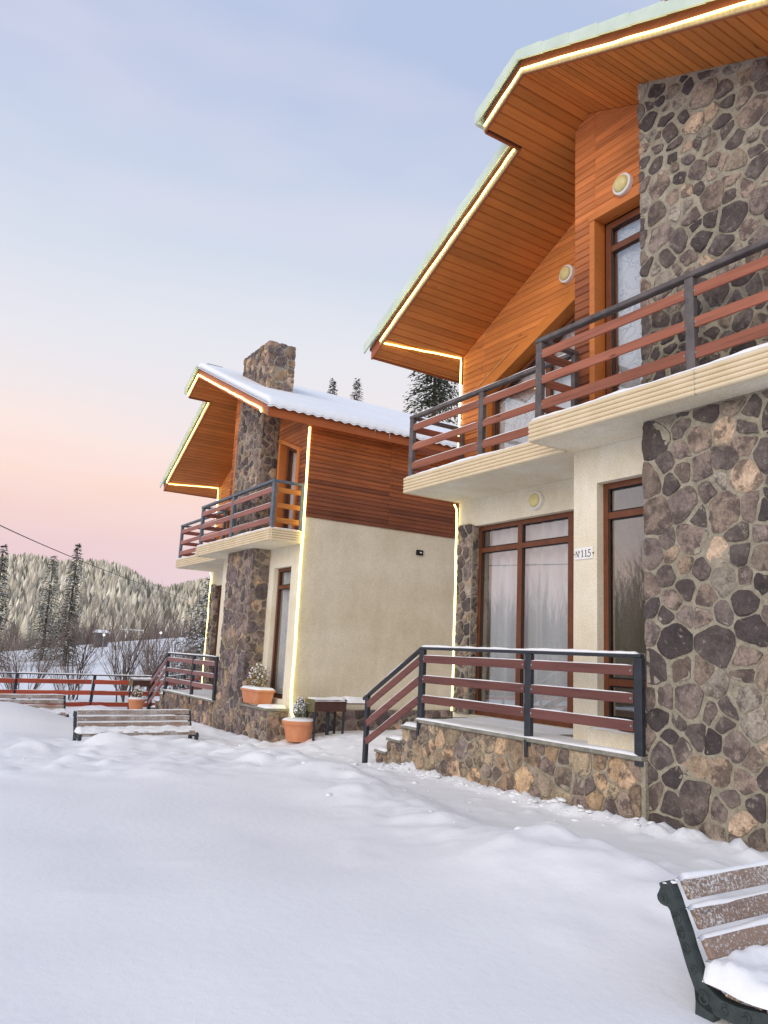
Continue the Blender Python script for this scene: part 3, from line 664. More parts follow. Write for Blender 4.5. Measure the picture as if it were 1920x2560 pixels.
    for y,sg in ((-er,-1),(Wd+el,1)):
        mb=MB(); zz=zs(y); x0=(-ru if sg<0 else -rl); mb.cbox(x0,XB,min(y,y+sg*.026),max(y,y+sg*.026),zz-.016,zz+.20,.004); mb.build('fascia_board',WOODX,roof,color=lin((176,94,46) if sg<0 else (150,84,52)))
    mb=MB(); zz=zL(ystp); mb.cbox(-ru,-rl-.03,ystp,ystp+.022,zz-.012,zz+.2,.003); mb.build('fascia_board',WOODX,roof,color=lin((160,92,60)))
    # metal trim pieces lapped along the rakes
    def trim(x,y0,y1,zf,n_):
        for i in range(n_):
            a=y0+(y1-y0)*i/n_; b_=y0+(y1-y0)*(i+1)/n_; ov=.012 if y1>y0 else -.012; lift=.012
            up_=zf(b_)>zf(a)
            e0,e1=(lift,0) if up_ else (0,lift)
            mb=MB(); X0,X1,X2=x-.115,x-.09,x+.05
            sec=lambda y,e:[(X0,y,zf(y)+.14-e*.6),(X0-e*.8,y,zf(y)+.262+e),(X2,y,zf(y)+.262+e),(X2,y,zf(y)+.247+e),(X1,y,zf(y)+.247+e),(X1,y,zf(y)+.14-e*.6)]
            s0,s1=sec(a,e0),sec(b_+ov,e1); mb.add(s0+s1,[(q,(q+1)%6,6+(q+1)%6,6+q) for q in range(6)]+[tuple(range(6))[::-1],tuple(range(6,12))]); mb.build('rake_trim',ROOFM,roof)
    trim(-ru,yr,ystp+.06,zL,2); trim(-rl,ystp-.02,Wd+el+.10,zL,9)
    trim(-ru,yr,-er-.03,zR,11) if near else None
    mb=MB(); zz=zL(ystp+.06); mb.cbox(-ru-.10,-rl-.03,ystp+.03,ystp+.085,zz+.12,zz+.25,.004); mb.build('rake_trim',ROOFM,roof)
    # corrugated sheet edge and snow on the slopes
    sheet=MB(); snow=MB(); nw=int((XB+ru)/.033)
    def wave(x): return .016*math.cos(2*math.pi*x/.2)+.004*vnoise(x*3,1.1)
    X0=-ru-.02; 
    for (y0,y1,zf,xa) in ((-er-.09,yr,zR,-ru-.02 if near else -ru-.07),(Wd+el+.09,yr,zL,-rl-.02)):
        base=len(sheet.v); n_=int((XB-xa)/.033)
        for i in range(n_+1):
            x=xa+(XB-xa)*i/n_
            for y,e in ((y0,0),(y1,0)): sheet.v.append((x,y,zf(y)+.222+wave(x))); sheet.v.append((x,y,zf(y)+.214+wave(x)))
        for i in range(n_):
            q=base+4*i; sheet.f+=[(q,q+2,q+6,q+4),(q+1,q+5,q+7,q+3),(q,q+4,q+5,q+1)]
        base=len(snow.v); nv=26; th=.14
        for j in range(nv+1):
            v=j/nv; v=v**1.6
            for i in range(n_+1):
                x=xa+(XB-xa)*i/n_; y=y0+(y1-y0)*v; dd=abs(y1-y0)*v
                e=min(1,dd/.16); e=math.sqrt(max(0,1-(1-e)**2)); ef=min(1,max(0,(x-xa))/.12); ef=math.sqrt(max(0,1-(1-ef)**2))
                hh=(th if not near else .10)*e*ef*(1+.12*vnoise(x*.7,y*.7,3)+.05*vnoise(x*3,y*3,4))
                if ystp-.1<y and x<-rl and zf is zL: hh=0
                snow.v.append((x,y,zf(y)+.224+max(.012,hh)+(wave(x) if j==0 else 0)))
        for j in range(nv):
            for i in range(n_):
                q=base+j*(n_+1)+i; snow.f.append((q,q+1,q+n_+2,q+n_+1))
        b2=len(snow.v)
        for i in range(n_+1): p=snow.v[base+i]; snow.v.append((p[0],p[1],p[2]-.045+.0*wave(p[0])))
        for i in range(n_): snow.f.append((b2+i,b2+i+1,base+i+1,base+i))
        b3=len(snow.v)
        for j in range(nv+1): p=snow.v[base+j*(n_+1)]; snow.v.append((p[0],p[1],zf(p[1])+.21))
        for j in range(nv): snow.f.append((b3+j,b3+j+1,base+(j+1)*(n_+1),base+j*(n_+1)))
    # the roof runs further out over the middle bay
    n_=14; base=len(snow.v)
    for j in range(5):
        y=yr+(ystp+.05-yr)*j/4
        for i in range(n_+1): x=-ru-.02+(ru-rl)*i/n_; snow.v.append((x,y,zL(y)+.225+(.10 if near else .16)*min(1,math.sqrt((i+.2)/5))))
    for j in range(4):
        for i in range(n_): q=base+j*(n_+1)+i; snow.f.append((q,q+1,q+n_+2,q+n_+1))
    sheet.build('roof_sheet',ROOFS,roof); snow.build('snow_cover',SNOW,roof,smooth=True)
    # icicles under the low eave
    for i in range(9):
        x=-rl+.25+i*.155+rg.uniform(-.05,.05); L=rg.uniform(.08,.24); y=Wd+el+.06; z=zL(Wd+el)+.19
        if near: MB().tube([(x,y,z),(x,y,z-L*.5),(x+.004,y,z-L)],[.007,.0045,.001],5).build('icicle',ICE,roof,smooth=True)
    if not near:
        for x,L in ((1.2,.12),(1.55,.16)): MB().tube([(x,-er-.09,zR(-er)+.18),(x,-er-.09,zR(-er)+.18-L)],[.007,.001],5).build('icicle',ICE,roof)
    # ---- balcony
    sl_=MB(); sl_.box(-bm+.02,.0-.001,.02,ys-.02,zb0+.004,zb1-.02); sl_.box(-bl+.02,xs-.001,ys-.02,Wd-.02,zb0+.008,zb1-.024); bal=sl_.build('balcony',CREAM,H)
    rh=(zb1-zb0)/5
    def ridges(a,b_,nrm,gapat=None):
        a=Vector(a); b_=Vector(b_); nrm=Vector(nrm); d=(b_-a).normalized()
        for q in range(5):
            z=zb0+rh*(q+.5); mb=MB(); vs=[]
            for p in (a,b_):
                for t_ in range(7):
                    th=math.pi*(t_/6-.5); vs.append(p+nrm*(.030*math.cos(th)-.006)+Vector((0,0,z+rh*.5*math.sin(th))))
                vs.append(p-nrm*.02+Vector((0,0,z+rh*.5))); vs.append(p-nrm*.02+Vector((0,0,z-rh*.5)))
            m_=9; fs=[(i,(i+1)%m_,m_+(i+1)%m_,m_+i) for i in range(m_)]+[tuple(range(m_))[::-1],tuple(range(m_,2*m_))]
            mb.add(vs,fs); mb.build('cladding_rib',FASC,bal)
    ridges((-bm,.0,0),(-bm,2.05,0),(-1,0,0)); ridges((-bm,2.056,0),(-bm,ys,0),(-1,0,0)); ridges((-bl,ys+.02,0),(-bl,Wd,0),(-1,0,0))
    ridges((-bm+.02,0,0),(-.004,0,0),(0,-1,0)); ridges((-bl+.02,Wd,0),(xs-.004,Wd,0),(0,1,0)); ridges((-bm+.02,ys,0),(-bl-.03,ys,0),(0,1,0))
    if near: mb=MB(); mb.cbox(-bm-.012,-bm+.01,2.042,2.064,zb0,zb1,.003); mb.build('joint_cover',SLAB,bal)
    sn=MB(); snow_strip(sn,(-bm+.055,.0,zb1-.003),(-bm+.055,ys+.01,zb1-.003),.15,.05,sd+.3); snow_strip(sn,(-bl+.055,ys,zb1-.003),(-bl+.055,Wd+.01,zb1-.003),.15,.05,sd+.7)
    if not near: snow_strip(sn,(-bm+.04,.03,zb1-.003),(-.05,.03,zb1-.003),.10,.03,sd+.9)
    else: snow_strip(sn,(-bl+.04,Wd-.03,zb1-.003),(xs-.05,Wd-.03,zb1-.003),.10,.03,sd+.9)
    sn.build('snow_edge',SNOW,bal,smooth=True)
    # balcony railing
    pm=GREYP if near else BLUEP; rc=(162,100,78) if near else (160,104,94)
    RX,LX=-bm+.05,-bl+.05; y1_,y2_=ys-.10,.07
    zt0,zt1=4.262,4.312
    bars=((4.068,4.168),(3.772,3.868),(3.480,3.588))
    rail=MB()
    rail.cbox(RX-.045,RX+.045,y2_-.03,y1_+.045,zt0,zt1,.008); railing=rail.build('balcony_railing',pm,H)
    def part(nm,mt,*bx_,col=None,par=None): return MB().cbox(*bx_).build(nm,mt,par or railing,color=col)
    part('top_rail',pm,LX-.04,LX+.04,y1_+.05,Wd-.04,zt0+.002,zt1+.002); part('top_rail',pm,RX+.05,-.06,y1_-.035,y1_+.035,zt0-.002,zt1-.002); part('top_rail',pm,LX+.045,xs-.02,Wd-.115,Wd-.045,zt0,zt1); part('top_rail',pm,RX+.05,-.01,y2_-.03,y2_+.03,zt0-.002,zt1-.002)
    pc=lambda: [min(1,c*q_) for q_ in (rg.uniform(.8,1.2),) for c in lin(rc)]
    posts=[(RX,y1_,0),(RX,2.115,0),(RX,y2_,0),(LX,Wd-.09,0),(LX,5.68,0),(-.10,y1_,1),(xs-.05,Wd-.08,1)]
    if not near: posts.append((-.04,y2_,1))
    for (px,py,kk) in posts:
        hw=.045 if kk==0 else .03; part('post',pm,px-.034,px+.034,py-hw,py+hw,zb1-.02,zt0)
    spans=[(RX,y2_,2.115),(RX,2.115,y1_),(LX,y1_+.08,5.68),(LX,5.68,Wd-.09)]
    for (px,a,b_) in spans:
        for (q0,q1) in bars:
            part('plank',RAILW,px-.030,px-.004,a+.047,b_-.047,q0,q1,col=pc())
            for yy in (a+.06,b_-.06):
                mb=MB(); mb.tube([(px-.030,yy,(q0+q1)/2),(px-.035,yy,(q0+q1)/2)],.009,8); mb.build('bolt',METALG,railing)
    cr=[(y1_,RX+.04,-.13),(Wd-.08,LX+.04,xs-.08)]
    if not near: cr.append((y2_,RX+.04,-.07))
    for (py,a,b_) in cr:
        for (q0,q1) in bars: part('plank',RAILX,a,b_,py-.013,py+.013,q0,q1,col=pc() if py>1 else [c for c in lin((196,124,62))])  # end-return planks hold the rope light's yellow glow in their colour
    sn=MB(); snow_strip(sn,(LX,y1_+.1,zt1-.001),(LX,Wd-.1,zt1-.001),.07,.026,sd+1.3)
    if near: snow_strip(sn,(RX+.06,y1_,zt1-.004),(-.1,y1_,zt1-.004),.055,.02,sd+1.5)
    for (px,a,b_) in spans:
        if px==LX or not near: 
            for (q0,q1) in bars: snow_strip(sn,(px-.017,a+.06,q1-.001),(px-.017,b_-.06,q1-.001),.024,.012,sd+q1+a,.07)
    sn.build('snow_on_rails',SNOW,railing,smooth=True)
    # ---- terrace
    tm=MB(); tm.box(-tf+.018,xs-.003,c1-.03,yt-.015,-.75,-.042); steps=((yt-.015,6.733,-.109),(6.733,7.063,-.304),(7.063,7.348,-.489))
    for a,b_,z in steps: tm.box(-tf+.03,xs-.003,a+.002,b_-.012,-.75,z-.035)
    tm.box(-tf+.018,-.002,.115,c0+.03,-.75,.02)
    tm.box(.002,D,-.035,-.0005,-.75,.055)
    ter=tm.build('terrace',MORTAR,H)
    for a,b_ in ((c1-.02,4.352),(4.358,yt+.012)): part('slab',SLAB,-tf-.022,xs-.004,a,b_,-.042,0,par=ter)
    for a,b_,z in steps: part('tread',SLAB,-tf-.006,xs-.004,a-.01,b_,z-.035,z,par=ter)
    part('slab',SLAB,-tf-.018,-.003,.085,c0-.01,.02,.06,par=ter)
    pt=PAL_TAN if near else PAL_FAR+PAL_CH
    stones(ter,*FRONT(-tf+.018),[(c1+.01,-.72),(yt-.015,-.72),(yt-.015,-.045),(c1+.01,-.045)],.235,pt,sd+20,gap=.026)
    for i,(a,b_,z) in enumerate(steps): stones(ter,*FRONT(-tf+.03),[(a,-.72),(b_-.012,-.72),(b_-.012,z-.037),(a,z-.037)],.17,pt,sd+21+i)
    if not near:
        stones(ter,*FRONT(-tf+.018),[(.115,-.72),(c0+.0,-.72),(c0+.0,.018),(.115,.018)],.21,PAL_FAR,sd+25)
        stones(ter,(0,.115,0),EX,EZ,(0,-1,0),[(-tf+.018,-.72),(-.004,-.72),(-.004,.018),(-tf+.018,.018)],.25,PAL_CH,sd+26)
        stones(ter,(0,-.035,0),EX,EZ,(0,-1,0),[(.05,-.6),(5.2,-.6),(5.2,.05),(.05,.05)],.26,PAL_FAR,sd+27)
    # door step below the narrow glazed door
    if near:
        part('door_step',CREAM,-.22,.0-.001,c1+.02,3.72,.001,.16,par=ter)
        m_=MB(); m_.tube([(-.09,3.22,.175),(-.09,3.22,.19)],.20,28); mm=m_.build('doormat',MATB,None); mm.parent=None
        mm.scale=(.62,1,1); mm.location=Vector(loc)+Vector((-.09*(1-.62),0,0)); tag(mm,'brown oval doormat on the snowy door step','doormat')
    sn=MB(); snow_strip(sn,(-tf+.02,c1+.03,-.001),(-tf+.02,yt,-.001),.10,.028,sd+2); snow_pad(sn,-tf+.05,.15,c1+.1,yt-.05,.0,.010,sd,.07,.08,.05); snow_pad(sn,.05,xs-.05,4.5,6.9-.5,.0,.018,sd+1,.07,.1,.06)
    for a,b_,z in steps: snow_pad(sn,-tf+.0,.5,a+.0,b_-.01,z,.045,sd+a,.05,.04,.03)
    if near: snow_pad(sn,-.215,-.01,c1+.04,3.68,.16,.022,sd+5,.04,.04,.03)
    snow_pad(sn,-tf-.0,-.03,.10,.62,.06,.065,sd+6,.04,.07,.05); snow_pad(sn,-.36,-.02,.7,c0-.05,.06,.03,sd+7,.05,.06,.04)
    sn.build('snow_cover',SNOW,ter,smooth=True)
    # terrace railing and stair rail
    TX=-tf+.03; rcol=(118,76,70) if near else (140,100,98)
    mb=MB(); mb.cbox(TX-.03,TX+.03,c1+.0,6.36,.872,.908,.006); tr_=mb.build('terrace_railing',CHAR,H)
    pcol=lambda: [min(1,c*q_) for q_ in (rg.uniform(.85,1.15),) for c in lin(rcol)]
    for py in (6.32,4.352,c1+.03): part('post',CHAR,TX-.035,TX+.025,py-.045,py+.045,-.09 if py<6 else -.12,.872,par=tr_)
    for py in (6.32,4.352): part('post_foot',CHAR,TX-.055,TX-.036,py-.02,py+.02,-.20,-.02,par=tr_)
    part('post',CHAR,TX-.035,TX+.025,7.575,7.645,-.72,.19,par=tr_)
    for a,b_ in ((c1+.08,4.352-.05),(4.352+.05,6.32-.05)):
        for (q0,q1) in ((.708,.802),(.456,.549),(.207,.304)):
            part('plank',RAILW,TX-.040,TX-.014,a,b_,q0,q1,col=pcol(),par=tr_)
            for yy in (a+.02,b_-.02): MB().tube([(TX-.040,yy,(q0+q1)/2),(TX-.046,yy,(q0+q1)/2)],.010,8).build('bolt',METALG,tr_)
    ssl=-(.89-.165)/(7.70-6.355)
    MB().beam((TX,6.34,.893),(TX,7.72,.893+ssl*1.38),.055,.04).build('stair_rail',CHAR,tr_)
    for q in (.755,.503,.256): MB().beam((TX-.027,6.36,q-.02),(TX-.027,7.575,q-.02+ssl*1.215),.026,.094).build('plank',RAILW,tr_,color=pcol())
    sn=MB(); snow_strip(sn,(TX,c1+.03,.906),(TX,6.36,.906),.06,.035,sd+3); snow_strip(sn,(TX,6.33,.910),(TX,7.70,.910+ssl*1.37),.055,.03,sd+4)
    for a,b_ in ((c1+.09,4.29),(4.41,6.26)):
        for q1 in (.802,.549,.304): snow_strip(sn,(TX-.027,a,q1-.001),(TX-.027,b_,q1-.001),.026,.012,sd+q1+a,.06)
    for q in (.755,.503,.256): snow_strip(sn,(TX-.027,6.37,q+.028),(TX-.027,7.55,q+.028+ssl*1.19),.026,.014,sd+q)
    sn.build('snow_on_rails',SNOW,tr_,smooth=True)
    # ---- stone strip at the corner of the recessed bay
    mb=MB(); mb.box(xs-.03,xs-.001,7.065,7.325,0.001,2.78); mb.box(xs-.03,xs+.10,6.985,7.0645,.001,2.75); st=mb.build('stone_pilaster',MORTAR,H)
    stones(st,*FRONT(xs-.03),[(6.99,.01),(7.325,.01),(7.325,2.77),(6.99,2.77)],.17,pal+PAL_CH,sd+30,stretch=1.3)
    stones(st,(0,6.985,0),EX,EZ,(0,-1,0),[(xs-.03,.01),(xs+.09,.01),(xs+.09,2.74),(xs-.03,2.74)],.15,pal,sd+31,stretch=1.4)
    # ---- rope lights
    def rope(pts,r=.015):
        out=[]
        for a,b_ in zip(pts,pts[1:]):
            a=Vector(a); b_=Vector(b_); L=(b_-a).length; n_=max(1,int(L/.16))
            for i in range(n_):
                p=a+(b_-a)*i/n_; j=.006; out.append(p+Vector((rg.uniform(-j,j)*.4,rg.uniform(-j,j),rg.uniform(-j,j))))
        out.append(Vector(pts[-1])); MB().tube(out,r,8).build('rope_light',LED,H,smooth=True)
    xo=-.046
    if near:   # ribbed pale strip standing in for the lower fascia lit by the rope
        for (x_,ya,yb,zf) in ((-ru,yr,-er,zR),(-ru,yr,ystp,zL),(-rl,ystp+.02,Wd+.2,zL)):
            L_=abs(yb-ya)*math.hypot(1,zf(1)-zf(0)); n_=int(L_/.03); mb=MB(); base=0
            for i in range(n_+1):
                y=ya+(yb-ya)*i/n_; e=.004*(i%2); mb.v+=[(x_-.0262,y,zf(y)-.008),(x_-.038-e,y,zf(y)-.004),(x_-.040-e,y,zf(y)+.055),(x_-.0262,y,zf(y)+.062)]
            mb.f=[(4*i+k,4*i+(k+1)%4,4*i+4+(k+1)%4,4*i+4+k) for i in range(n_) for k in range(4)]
            mb.build('lit_fascia_strip',LITFASCIA,H)
    rope([(-ru+xo,-er+.25,zR(-er+.25)+.0),(-ru+xo,-er+.3,zR(-er+.3)+.06),(-ru+xo,yr,zr+.045),(-ru+xo,ystp-.02,zL(ystp)+.05)],.012 if near else .018)
    rope([(-rl+xo,ystp+.03,zL(ystp)+.05),(-rl+xo,Wd+.2,zL(Wd+.2)+.055),(-rl+.02,Wd+.14,zL(Wd+.14)-.018),(xs-.04,Wd+.02,zL(Wd)-.02),(xs-.035,Wd+.02,zL(Wd)-.1),(xs-.035,Wd+.02,zb1+.02)],.013)
    rope([(xs-.08,Wd+.015,zb0-.02),(xs-.03,Wd+.012,zb0-.1),(xs-.03,Wd-.01,1.5),(xs-.045,Wd-.03,.02)],.013)
    if not near: rope([(-.03,-.035,zR(0)-.12),(-.03,-.05,zb1+.0),(-.035,-.05,zb0-.02),(-.03,-.03,2.3),(-.03,-.035,1.0),(-.06,-.06,.4),(-.03,-.06,.0),(.03,-.09,-.12)],.022)
    # ---- round bulkhead lamps
    def lampr(x,y,z,r_=.125):
        base=MB(); base.tube([(x,y,z),(x-.05,y,z),(x-.058,y,z)],[r_,r_,r_*.93],28); L_=base.build('wall_lamp',WHITEP,H,smooth=False)
        d=MB(); d.tube([(x-.05,y,z),(x-.075,y,z),(x-.098,y,z),(x-.108,y,z)],[r_*.80,r_*.76,r_*.55,r_*.2],28); d.build('diffuser',DIFFU,L_,smooth=True)
    lampr(xs-.001,5.65,2.935); lampr(-.008,3.37,6.10); lampr(xs-.008,5.10,6.02)
    if near:
        # number plate
        y0,y1,z0,z1=3.835,4.095,1.915,2.045
        pl=MB(); pl.cbox(-.014,-.002,y0,y1,z0,z1,.003); plate=pl.build('number_plate',WHITEP,H)
        tx=MB(); D2=Vector((0,-1,0)); zz0=z0+.024; hh=.078
        def stroke(pts,wd_=.008):
            for a,b_ in zip(pts,pts[1:]):
                tx.beam((-.0152,y1-.018-a[0],zz0+a[1]),(-.0152,y1-.018-b_[0],zz0+b_[1]),.0022,wd_,upv=(0,-(b_[1]-a[1]) or 1e-4,-(b_[0]-a[0])) if abs(a[1]-b_[1])>1e-5 else (0,0,1),c=.0003)
        stroke([(0.004,0),(0.004,.07)],.005); stroke([(.004,.07),(.040,0)],.009); stroke([(.040,0),(.040,.074)],.005); stroke([(.050,.066),(.058,.066),(.058,.050),(.050,.050),(.050,.066)],.004); stroke([(.048,.036),(.060,.036)],.004)
        for ox in (.085,.135): stroke([(ox+.012,0),(ox+.012,hh)],.010); stroke([(ox-.002,.062),(ox+.012,hh-.003)],.005); stroke([(ox-.004,.002),(ox+.028,.002)],.005)
        ox=.180; stroke([(ox+.034,hh-.004),(ox+.006,hh-.004)],.010); stroke([(ox+.007,hh),(ox+.004,.042)],.006); arc=[(ox+.004,.042)]+[(ox+.010+.024*math.cos(t_),.024+.024*math.sin(t_)) for t_ in [R(100-25*i) for i in range(11)]]; stroke(arc,.009)
        tx.build('lettering',INK,plate)
        for yy in (y0-.006,y1+.0): MB().tube([(-.004,yy,z0+.06),(-.02,yy,z0+.06)],.006,8).build('screw',RUST,plate)
    else:
        vb=MB(); vb.cbox(2.63,2.79,-.05,-.001,3.20,3.31,.005); v_=vb.build('vent_box',BLACKP,H); MB().cbox(2.70,2.75,-.054,-.0495,3.245,3.268,.001).build('label_plate',WHITEP,v_)
    return H
H1=build_house((6.3573,1.9325,CAMZ-.8064),0,True,'nearer stone and timber house on the right with the number plate 115')
H2=build_house((6.5745,13.2122,CAMZ-1.1566),-.0067,False,'farther stone and timber house whose snowy roof and chimney are in full view')

# ------------------------------------------------------------------ benches
BR=[(2.214,-.872),(2.208,-.89),(2.226,-.923),(2.219,-.946),(2.191,-.953),(2.167,-.953),(2.148,-1.002),(2.125,-1.056),(2.101,-1.12),(2.082,-1.165),(2.058,-1.213),(2.054,-1.258),(2.06,-1.34),(2.10,-1.52)]
BF=[(2.175,-.854),(2.162,-.862),(2.142,-.898),(2.123,-.941),(2.104,-.984),(2.085,-1.026),(2.07,-1.071),(2.046,-1.122),(2.034,-1.149),(2.01,-1.179),(1.974,-1.201),(1.944,-1.213),(1.885,-1.213),(1.828,-1.206),(1.76,-1.191),(1.70,-1.196),(1.665,-1.22)]
def make_bench():
    B=empty('park_bench',(0,0,0)); y0=2.175; z0=-1.52
    yy=lambda p:(p[0]-y0,p[1]-z0); L=2.02
    def side(x0,nm='cast_iron_end'):
        m=MB(); rear=[yy(p) for p in BR]; frn=[yy(p) for p in BF]
        low=[(1.665,-1.27),(1.74,-1.255),(1.83,-1.268),(1.90,-1.276),(1.974,-1.28),(1.99,-1.34),(2.03,-1.52)]; low=[yy(p) for p in low]
        def strip(a,b_):
            n_=max(len(a),len(b_))
            def rs(c,n):
                d=[0]
                for p,q in zip(c,c[1:]): d.append(d[-1]+math.hypot(q[0]-p[0],q[1]-p[1]))
                o=[]
                for i in range(n):
                    t_=d[-1]*i/(n-1); k=0
                    while k<len(c)-2 and d[k+1]<t_: k+=1
                    f=(t_-d[k])/((d[k+1]-d[k]) or 1); o.append((c[k][0]+(c[k+1][0]-c[k][0])*f,c[k][1]+(c[k+1][1]-c[k][1])*f))
                return o
            a,b_=rs(a,24),rs(b_,24); n_=24; vs=[]
            for c in (a,b_):
                for p in c: vs+=[(x0,p[0],p[1]),(x0+.045,p[0],p[1])]
            m.add(vs,[(2*i,2*i+2,2*n_+2*i+2,2*n_+2*i) for i in range(n_-1)]+[(2*i+1,2*n_+2*i+1,2*n_+2*i+3,2*i+3) for i in range(n_-1)]+[(2*i,2*i+1,2*i+3,2*i+2) for i in range(n_-1)]+[(2*n_+2*i,2*n_+2*i+2,2*n_+2*i+3,2*n_+2*i+1) for i in range(n_-1)]+[(0,2*n_,2*n_+1,1),(2*n_-2,2*n_-1,4*n_-1,4*n_-2)])
        strip(rear[:11],frn[:10])                       # back upright
        strip(frn[9:],[rear[10],rear[11],yy((2.0,-1.275))]+[low[3],low[2],low[1],low[0]])   # seat rail
        strip([rear[10],rear[11],rear[12],rear[13]],[yy((1.99,-1.25)),low[4],low[5],low[6]])  # rear leg
        strip([yy((1.70,-1.24)),yy((1.675,-1.34)),yy((1.63,-1.52))],[yy((1.77,-1.25)),yy((1.745,-1.34)),yy((1.71,-1.52))])  # front leg
        o=m.build(nm,IRON,B)
        for (cx,cz,r_,a0,tn) in ((2.13,-.985,.020,0,1.4),(2.112,-1.035,.020,2,-1.4),(2.095,-1.085,.020,1,1.4),(2.06,-1.15,.018,3,-1.3),(2.02,-1.235,.028,1,1.3),(1.93,-1.243,.020,2,-1.3),(1.84,-1.237,.018,0,1.3),(2.19,-.93,.018,1,1.2)):
            q=yy((cx,cz)); pts=[(x0-.001,q[0]+r_*(1-i/14*.75)*math.cos(a0+tn*i/2.2),q[1]+r_*(1-i/14*.75)*math.sin(a0+tn*i/2.2)) for i in range(13)]
            m2=MB(); m2.tube(pts,.0045,5); m2.build('scroll',IRON,o,smooth=True)
        return o
    side(0); side(L-.045)
    col=lambda: [c*q_ for q_ in (rnd.uniform(.85,1.15),) for c in lin((146,122,106))]
    d=Vector((0,-.20,-.36)).normalized()
    tops=[(2.150,-.845),(2.106,-.943),(2.060,-1.040),(2.026,-1.113)]
    for i,(y,z) in enumerate(tops):
        q=yy((y,z)); m=MB(); a=Vector((.03,q[0]-.006,q[1])); h_=.078
        c=a+d*h_/2; m.beam((.046,c.y,c.z),(L-.046,c.y,c.z),.026,h_,upv=tuple(-d),c=.006); m.build('back_slat',BENCHW,B,color=col())
    for i,(y,z) in enumerate(((1.985,-1.182),(1.905,-1.196),(1.822,-1.190),(1.740,-1.176))):
        q=yy((y,z)); m=MB(); m.cbox(.01,L-.01,q[0]-.034,q[0]+.034,q[1]-(.006 if i<3 else .05),q[1]+.022,.006); m.build('seat_slat',BENCHW,B,color=col())
    # snow lying on it
    s=MB()
    for i,(y,z) in enumerate(tops):
        q=yy((y,z)); snow_strip(s,(.03,q[0]-.004,q[1]-.004),(L-.03,q[0]-.004,q[1]-.004),.036,.020 if i else .026,i*3.1+.4,.035)
    q0=yy((1.70,-1.16)); q1=yy((2.03,-1.16))
    snow_pad(s,.004,L-.004,q0[0]-.005,q1[0]+.01,q0[1],.06,3.3,.02,.05,.05,zf=lambda x,y:q0[1]-.014+.0*x,mound=lambda u,v:.03*v*v+.03*vnoise(u*11,v*4,1)+.012*vnoise(u*40,v*12,4))
    snow_strip(s,(.002,yy((2.2,0))[0],yy((0,-.868))[1]),(.044,yy((2.165,0))[0],yy((0,-.862))[1]),.05,.014,2.2,.02)
    s.build('snow_cover',SNOW,B,smooth=True)
    return B
frost=BENCHW.node_tree; fb=frost.nodes['Principled BSDF']
# hoarfrost freckles on the slats
fn=noise_node(frost,95,3,(1,1,1),rough=.6); fb2=noise_node(frost,3.1,3); ml=nd(frost,'ShaderNodeMath',operation='MULTIPLY_ADD'); ml.inputs[1].default_value=.55; frost.links.new(fb2.outputs[0],ml.inputs[0]); frost.links.new(fn.outputs[0],ml.inputs[2])
frr=rampn(frost,ml.outputs[0],[(.76,g3(0)),(.92,g3(1))]); old=fb.inputs['Base Color'].links[0].from_socket
mxx=nd(frost,'ShaderNodeMix',data_type='RGBA'); frost.links.new(frr.outputs[0],mxx.inputs[0]); frost.links.new(old,mxx.inputs[6]); mxx.inputs[7].default_value=(.62,.61,.59,1); frost.links.new(mxx.outputs[2],fb.inputs['Base Color'])
bench=make_bench(); bench.location=(2.824,2.175,CAMZ-1.52)
tag(bench,'snow-laden slatted bench cut by the frame edge in the near foreground','bench','slatted benches in the snow')
b2=copy_tree(bench); b2.location=(2.92,13.95,CAMZ-1.52-.335); b2.rotation_euler=(0,0,R(1.5)); b2['label']='slatted bench with thick snow on its seat in front of the farther house'
b3=copy_tree(bench); b3.location=(1.36,17.05,CAMZ-1.52-.30); b3.rotation_euler=(0,0,R(1.0)); b3['label']='half-buried slatted bench by the red fence'

# ------------------------------------------------------------------ red fence at the edge of the yard
fence=empty('fence',(3.05,21.6,CAMZ-1.85)); tag(fence,'low red plank fence with black posts along the yard edge','fence')
def fpart(nm,mb,mt,col=None):
    o=mb.build(nm,mt,fence,color=col); return o
path=[(-8.1,21.6),(-6.2,21.6),(-4.35,21.6),(-2.5,21.6),(-.65,21.6),(1.2,21.6),(3.05,21.6),(4.9,21.6),(6.85,21.6),(7.9,23.3),(8.95,25.0),(10.0,26.7)]
fl=lambda p,z: (p[0]-3.05,p[1]-21.6,z)
zf0=.0
for i,p in enumerate(path):
    m=MB(); lean=.05 if i%2 else .02
    m.beam(fl((p[0]-.02,p[1]),-.25),fl((p[0]+lean,p[1]+.02),.90),.07,.07,upv=(0,1,0)); fpart('post',m,CHAR)
for i,(p,q) in enumerate(zip(path,path[1:])):
    off=Vector((q[0]-p[0],q[1]-p[1],0)).normalized().cross(Vector((0,0,1)))*.05
    for z in (.74,.46,.17):
        m=MB(); a=Vector(fl(p,z))+off+Vector((0,0,rnd.uniform(-.012,.012))); b_=Vector(fl(q,z))+off+Vector((0,0,rnd.uniform(-.012,.012))); dd=(b_-a).normalized()*.03; m.beam(a+dd,b_-dd,.026,.115)
        fpart('plank',m,RAILX,[c*q_ for q_ in (rnd.uniform(.8,1.2),) for c in lin((170,78,56))])
    m=MB(); m.beam(fl(p,.915),fl(q,.915),.05,.03); fpart('top_rail',m,CHAR)
    m=MB(); snow_strip(m,fl(p,.928),fl(q,.928),.055,.03,i*1.7,.08); 
    for z in (.74,.46,.17): snow_strip(m,Vector(fl(p,z+.055))+off,Vector(fl(q,z+.055))+off,.028,.012,i*2.7+z,.1)
    fpart('snow_on_rails',m,SNOW)

